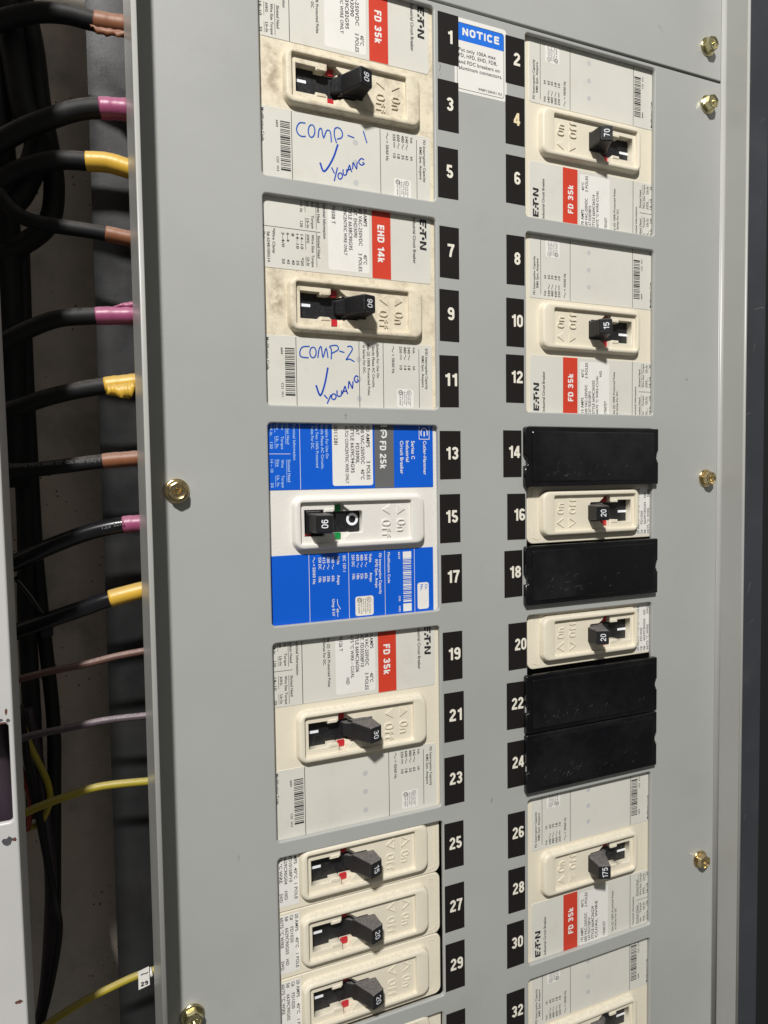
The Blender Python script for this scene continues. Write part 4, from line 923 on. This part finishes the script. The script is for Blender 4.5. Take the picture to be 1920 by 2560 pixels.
# ------------------------------------------------------------------ hex washer bolts
def bolt(x, z, lab, m, spin, big=1.0):
    o = root('hex_bolt', x, z, 0, 'P', lab, 'bolt', 'yellow zinc hex bolts')
    mb = MB(); n = 36
    ci = lambda r, zz: [(r * big * cos(2 * pi * i / n), r * big * sin(2 * pi * i / n), zz) for i in range(n)]
    mb.rings([ci(6.0, 0.02), ci(6.1, .5), ci(5.9, .95), ci(5.3, 1.25), ci(4.9, 1.35)], cap1=True, smooth=True); part('washer', mb.mesh('washer', [m]), o)
    mb = MB()
    def hexr(r, zz, rnd_=0.0):
        out = []
        for i in range(n):
            a = 2 * pi * i / n; k = (a - spin) % (pi / 3) - pi / 6
            rr = r * cos(pi / 6) / cos(k); rr = rr * (1 - rnd_) + min(rr, r * .93) * rnd_
            out.append((rr * big * cos(a), rr * big * sin(a), zz))
        return out
    mb.rings([hexr(4.75, 1.2), hexr(4.75, 4.7), [(min(1, 4.45 * big / math.hypot(px, py)) * px, min(1, 4.45 * big / math.hypot(px, py)) * py, 5.25) for px, py, _ in hexr(4.75, 7.5)],
              ci(3.75, 5.45), ci(3.5, 5.3), ci(3.25, 4.8), ci(2.9, 4.7)], cap1=False)
    # driver recess: cross and square
    q = spin * .3 + .2
    def cross(zz, k):
        out = []
        for i in range(n):
            a = 2 * pi * i / n; f = 0.5 + 0.5 * cos(4 * (a - q)); rr = (1.15 + 1.05 * f ** 2) * k
            out.append((rr * big * cos(a), rr * big * sin(a), zz))
        return out
    mb.rings([ci(2.9, 4.7), cross(4.7, 1.0), cross(4.3, .85), cross(3.3, .45)], cap1=True)
    hd = mb.mesh('hex_head', [m]); bm = bmesh.new(); bm.from_mesh(hd); bmesh.ops.remove_doubles(bm, verts=bm.verts, dist=1e-7); bm.to_mesh(hd); bm.free()
    part('hex_head', hd, o)
bolt(-45.6, -262.4, 'gold coloured hex bolt left of the blue-labelled breaker', 'brass', .45)
bolt(-45.4, -526.5, 'gold coloured hex bolt at the bottom left, cut by the photo edge', 'brass_green', .2)
bolt(299.8, 22.4, 'gold hex bolt at the top right, above the seam', 'brass_green', .1)
bolt(300.2, -14.4, 'gold hex bolt at the right edge, just below the seam', 'brass_green', .3)
bolt(301.6, -261.0, 'gold hex bolt at the right edge level with the topmost black blank', 'brass', .8)
bolt(299.8, -526.6, 'gold hex bolt low at the right edge, right of the 175 breaker', 'brass', .5)

# ------------------------------------------------------------------ cables in the gutter
CB = [
 ([[-54.2, -25.8, -38.0], [-73.9, -25.4, -40.8], [-87.7, -23.4, -43.6], [-100.4, -24.2, -46.4], [-111.9, -27.5, -49.2], [-125.0, -33.4, -52.0]], 4.6, 'cable', 'tape_brown', -74, 'thick black cable with torn brown tape, topmost at the left', 'brown'),
 ([[-54.4, -67.1, -38.0], [-73.1, -68.1, -40.3], [-85.1, -70.6, -42.7], [-96.9, -75.7, -45.0], [-108.7, -81.8, -47.3], [-121.9, -90.9, -49.7], [-135.0, -102.7, -52.0]], 5.0, 'cable', 'tape_pink', -73, 'thick black cable with magenta tape, second from the top', 'pink'),
 ([[-54.2, -97.9, -38.0], [-69.0, -94.7, -40.3], [-79.9, -94.6, -42.7], [-93.4, -95.2, -45.0], [-105.1, -98.7, -47.3], [-114.7, -103.2, -49.7], [-124.4, -110.6, -52.0]], 4.6, 'cable', 'tape_yellow', -80, 'black cable with grimy yellow tape crossing the looped cables', ''),
 ([[-54.6, -132.9, -38.0], [-72.4, -130.5, -40.3], [-87.0, -129.0, -42.7], [-102.4, -127.6, -45.0], [-111.2, -124.5, -47.3], [-117.4, -118.9, -49.7], [-123.3, -109.3, -52.0]], 3.7, 'cable', 'tape_brown', -72, 'black cable with orange brown tape, fourth from the top', ''),
 ([[-54.6, -171.3, -38.0], [-77.9, -172.5, -40.8], [-94.9, -174.4, -43.6], [-106.2, -178.5, -46.4], [-117.5, -184.5, -49.2], [-125.9, -189.9, -52.0]], 4.3, 'cable', 'tape_pink', -78, 'black cable with magenta tape peeling up in a flap', 'flap_up'),
 ([[-54.5, -205.3, -38.0], [-75.1, -208.0, -40.8], [-90.6, -211.0, -43.6], [-104.8, -215.1, -46.4], [-116.0, -219.4, -49.2], [-127.7, -223.0, -52.0]], 4.3, 'cable', 'tape_yellow', -75, 'black cable with yellow tape hanging loose in a flap', 'flap_down'),
 ([[-54.4, -245.1, -38.0], [-76.9, -246.8, -41.5], [-97.6, -249.4, -45.0], [-114.4, -251.1, -48.5], [-130.9, -250.3, -52.0]], 3.8, 'cable', 'tape_brown', -77, 'printed black cable with brown tape level with the left bolt', 'print1'),
 ([[-54.2, -279.6, -38.0], [-68.5, -280.2, -40.3], [-81.5, -282.6, -42.7], [-93.1, -286.3, -45.0], [-104.7, -290.9, -47.3], [-115.0, -295.6, -49.7], [-127.4, -301.2, -52.0]], 4.3, 'cable_clean', 'tape_pink', -68.5, 'shiny black cable with crumpled pink tape just below the left bolt', 'print2'),
 ([[-54.6, -314.4, -38.0], [-76.3, -318.9, -40.8], [-88.6, -323.1, -43.6], [-100.2, -326.9, -46.4], [-111.8, -330.8, -49.2], [-123.2, -334.6, -52.0]], 4.3, 'cable_clean', 'tape_yellow', -76, 'shiny black cable with clean yellow tape, lowest of the thick ones', ''),
 ([[-54.4, -347.6, -38.0], [-73.1, -349.7, -40.8], [-89.6, -352.9, -43.6], [-106.9, -355.3, -46.4], [-122.2, -358.5, -49.2], [-129.6, -360.8, -52.0]], 1.9, 'wire_brown', None, 0, 'thin dusty brown wire below the yellow taped cable', ''),
 ([[-54.2, -383.1, -38.0], [-78.9, -383.4, -41.5], [-96.5, -385.7, -45.0], [-113.8, -387.9, -48.5], [-125.3, -391.1, -52.0]], 1.9, 'wire_purple', None, 0, 'thin dusty purple wire between the brown and yellow wires', ''),
 ([[-53.8, -419.1, -38.0], [-82.7, -418.4, -41.5], [-99.4, -421.8, -45.0], [-115.3, -426.7, -48.5], [-126.0, -431.9, -52.0]], 2.1, 'wire_yellow', None, 0, 'printed yellow wire with dust on top', 'print3'),
 ([[-53.9, -523.8, -38.0], [-68.8, -526.2, -40.8], [-81.4, -530.5, -43.6], [-96.6, -536.1, -46.4], [-111.7, -543.9, -49.2], [-123.9, -551.7, -52.0]], 2.0, 'wire_yellow', None, 0, 'yellow wire at the lower left wearing a white 29 marker', 'tag29'),
]
def flap(mb, pts, r, seed, up):
    pass
for pts, rad, m, tape, tx_end, lab, extra in CB:
    o = root('cable' if rad > 3 else 'wire', 0, 0, 0, 'P', lab, 'cable' if rad > 3 else 'wire', 'cables fanning out of the left edge')
    full = [[-40, pts[0][1] + .0, -37]] + pts
    mb = MB(); path = tube(mb, full, rad, 0, 16 if rad > 3 else 10, 8); part('jacket', mb.mesh('jacket', [m]), o)
    if tape:
        tp = [p for p in path if p.x > tx_end]
        last = [p for p in path if p.x <= tx_end][0]; prev = tp[-1]; t = (prev.x - tx_end) / (prev.x - last.x); tp.append(prev.lerp(last, t))
        mb = MB(); tube(mb, tp, rad + .28, 0, 18, 2, jitter=.035 if extra != '' else .012); part('phase_tape', mb.mesh('phase_tape', [tape]), o)
    q = random.Random(len(lab))
    if extra in ('flap_up', 'flap_down', 'brown', 'pink'):
        mb = MB(); x0, x1, sy = {'flap_up': (-74.5, -55.5, 1), 'flap_down': (-74.6, -61.5, -1), 'brown': (-76.5, -52, -1), 'pink': (-59.5, -52.5, -1)}[extra]
        n = 16; rowA = []; rowB = []; rowC = []
        for i in range(n + 1):
            t = i / n; x = x0 + (x1 - x0) * t; yc = min(path, key=lambda p: abs(p.x - x))
            hgt = {'flap_up': 4.9 * max(0, min(1, (t - .1) * 1.3)) * (1 if t < .8 else (1 - t) * 3.4) + q.uniform(-.3, .3), 'flap_down': 4.4 * (1 - abs(t - .75) * 1.0) * (1 if t < .9 else .5) + q.uniform(-.5, .3),
                   'brown': 3.4 + q.uniform(-.8, .8) - 2.6 * (t < .08), 'pink': 5.6 * t ** 1.6}[extra]
            b = yc.y + sy * rad * .80; z0 = yc.z + rad * .55
            if extra == 'flap_down': b = yc.y - rad * .1; z0 = yc.z + rad * 1.04; hgt += 3.6 if t < .95 else 1
            rowA.append((x, b, z0)); rowB.append((x + .6, b + sy * hgt * .55, z0 + .6 + .5 * sin(i * 1.3))); rowC.append((x + .9 * t, b + sy * hgt, z0 - .2 + .7 * sin(i * .9 + 1)))
        vs = rowA + rowB + rowC; k = n + 1
        mb.add(vs, [(r_ * k + i, r_ * k + i + 1, (r_ + 1) * k + i + 1, (r_ + 1) * k + i) for r_ in range(2) for i in range(n)], 0, True)
        me = mb.mesh('loose_tape', [tape]); ob = part('loose_tape', me, o)
        so = ob.modifiers.new('thickness', 'SOLIDIFY'); so.thickness = 0.00025
    if extra == 'print1':
        mb = MB(); text(mb, '12 AWG 90°C 600V CT  OIL RES  (UL) S', -120.5, -250.0, 1.6, -78.5, z=-34.5, rot=.07); part('jacket_print', mb.mesh('jacket_print', ['faint']), o)
    if extra == 'print2':
        mb = MB(); text(mb, 'N75 FT1', -68.6, -277.9, 1.8, -57.8, z=-34.2, rot=pi + .20); part('jacket_print', mb.mesh('jacket_print', ['faint']), o)
    if extra == 'tag29':
        mb = MB(); mb.add([(-68.6, -521.8, -35.4), (-63.0, -520.4, -35.2), (-62.9, -529.2, -34.9), (-68.7, -530.4, -35.0)], [(0, 3, 2, 1)])
        mb.add([(-68.6, -521.8, -35.4), (-63.0, -520.4, -35.2), (-63.0, -520.8, -38), (-68.6, -522.2, -38)], [(0, 1, 2, 3)])
        mk = part('wire_marker', mb.mesh('wire_marker', ['sticker']), o)
        mb = MB(); text(mb, '29', -67.5, -528.7, 2.2, -63.7, 'b', -34.8, rot=.06); mb.ribbon([(-67.4, -522.6), (-66.2, -522.2), (-64.6, -522.5), (-63.6, -521.8)], .5, -35.05)
        part('marker_print', mb.mesh('marker_print', ['ink']), mk)
        mb = MB(); tube(mb, [(-62.6, -524.7, -38.2), (-61.2, -524.4, -38.2)], 2.5, 0, 12, 1); part('marker_sleeve', mb.mesh('marker_sleeve', ['sticker']), o)
VB = [
 ([[-112.0, 40.0, -66.0], [-110.6, 2.8, -66.0], [-107.3, -7.9, -66.0], [-103.3, -30.2, -66.0], [-101.0, -59.1, -66.0], [-97.5, -82.2, -66.0], [-95.9, -99.9, -66.0], [-98.7, -118.3, -66.0], [-109.0, -130.4, -66.0], [-128.1, -142.6, -66.0]], 5.3, 'cable', 'thick black cable looping down behind the taped ones at the upper left'),
 ([[-118.0, 40.0, -62.0], [-117.2, -1.5, -62.0], [-114.7, -17.8, -62.0], [-111.9, -40.0, -62.0], [-108.6, -65.4, -62.0], [-102.7, -81.8, -62.0], [-110.5, -104.8, -62.0], [-116.7, -113.8, -62.0]], 6.6, 'cable', 'heaviest black cable bulging forward in the upper left bundle'),
 ([[-121.2, 40.1, -68.0], [-121.2, -43.5, -68.0], [-120.7, -72.6, -68.0], [-119.9, -96.0, -68.0], [-119.4, -125.6, -68.0], [-119.8, -149.6, -68.0], [-120, -260, -68]], 6.7, 'cable', 'black riser cable hugging the left photo edge at the top'),
 ([[-117.4, -110.2, -70.0], [-118.2, -160.8, -70.0], [-117.1, -192.4, -70.0], [-116.5, -224.3, -70.0], [-116.0, -263.0, -70.0], [-116.2, -294.8, -70], [-117.3, -320.7, -70.0], [-117.2, -353.7, -70.0], [-116.7, -399.9, -70.0], [-117, -440, -70]], 4.6, 'cable', 'straight black riser cable behind the left trim plate'),
 ([[-112.5, -130.0, -71.0], [-112.9, -190.8, -71.0], [-112.5, -240.8, -71.0], [-111.6, -300.0, -71.0], [-109.0, -345.0, -71.0], [-106.5, -390.0, -71.0], [-107.5, -430.0, -71.0], [-110, -500, -71]], 3.6, 'cable', 'second straight black riser, nearest to the gutter back wall'),
 ([[-118.6, -377.7, -66.0], [-114.5, -408.2, -64.0], [-112.1, -438.8, -63.0], [-110.5, -477.3, -63.0], [-114.7, -530.5, -64.0], [-121.1, -565.4, -66.0]], 3.1, 'dim', 'dull purple wire bowing out below the trim slot'),
 ([[-121.5, -373.9, -56.0], [-118.0, -411.0, -56.0], [-113.6, -441.5, -56.0], [-109.0, -479.7, -56.0], [-107.0, -499.8, -56.0], [-112.8, -531.3, -56.0], [-121.4, -560.0, -56.0]], 1.9, 'cable', 'thin black wire arching out at the lower left'),
 ([[-122.4, -380.0, -60.0], [-117.2, -398.5, -60.0], [-110.1, -418.2, -60.0], [-109.6, -430.7, -60.0], [-115.7, -440.9, -60.0], [-127.5, -440.5, -60.0]], 1.7, 'wire_yellow', 'dim yellow wire curling back behind the trim slot'),
 ([[-124.5, -340.0, 4.0], [-125.5, -375.0, 2.0], [-123.5, -412.0, 4.0], [-126, -460, 0]], 4.4, 'dim', 'thick purple wire seen through the slot in the trim plate'),
 ([[-133.5, -340.0, 2.0], [-133.0, -380.0, 5.0], [-134.5, -412.0, 1.0], [-134, -460, 0]], 4.8, 'cable', 'black cable seen through the slot in the trim plate'),
 ([[-143.5, -340.0, 0.0], [-142.0, -380.0, 3.0], [-143.5, -412.0, 1.0], [-143, -460, 0]], 5.2, 'dim', 'dull purple cable deepest to the left in the trim slot'),
 ([[-125.3, -397.0, -58.0], [-120.9, -414.7, -58.0], [-118.0, -426.1, -58.0], [-120.7, -442.0, -58.0]], 1.7, 'wire_red', 'dim red wire behind the slot in the trim plate'),
]
for pts, rad, m, lab in VB:
    th = rad > 2.5 and m == 'cable'
    o = root('cable' if th else 'wire', 0, 0, 0, 'P', lab, 'cable' if th else 'wire', 'dark cables bundled at the left')
    mb = MB(); tube(mb, pts, rad, 0, 14, 6); part('jacket', mb.mesh('jacket', [m]), o)
o = root('cable_tie', 0, 0, 0, 'P', 'black cable tie with its cut tail sticking out of the left bundle', 'cable tie')
mb = MB(); tube(mb, [(-121, -306, -54), (-114, -316, -52), (-108.5, -326, -51), (-104.5, -334, -51)], 1.3, 0, 8, 5)
mb.box(-109.5, -104.0, -337.5, -333.0, -53.5, -49.5); part('strap', mb.mesh('strap', ['cable_clean']), o)
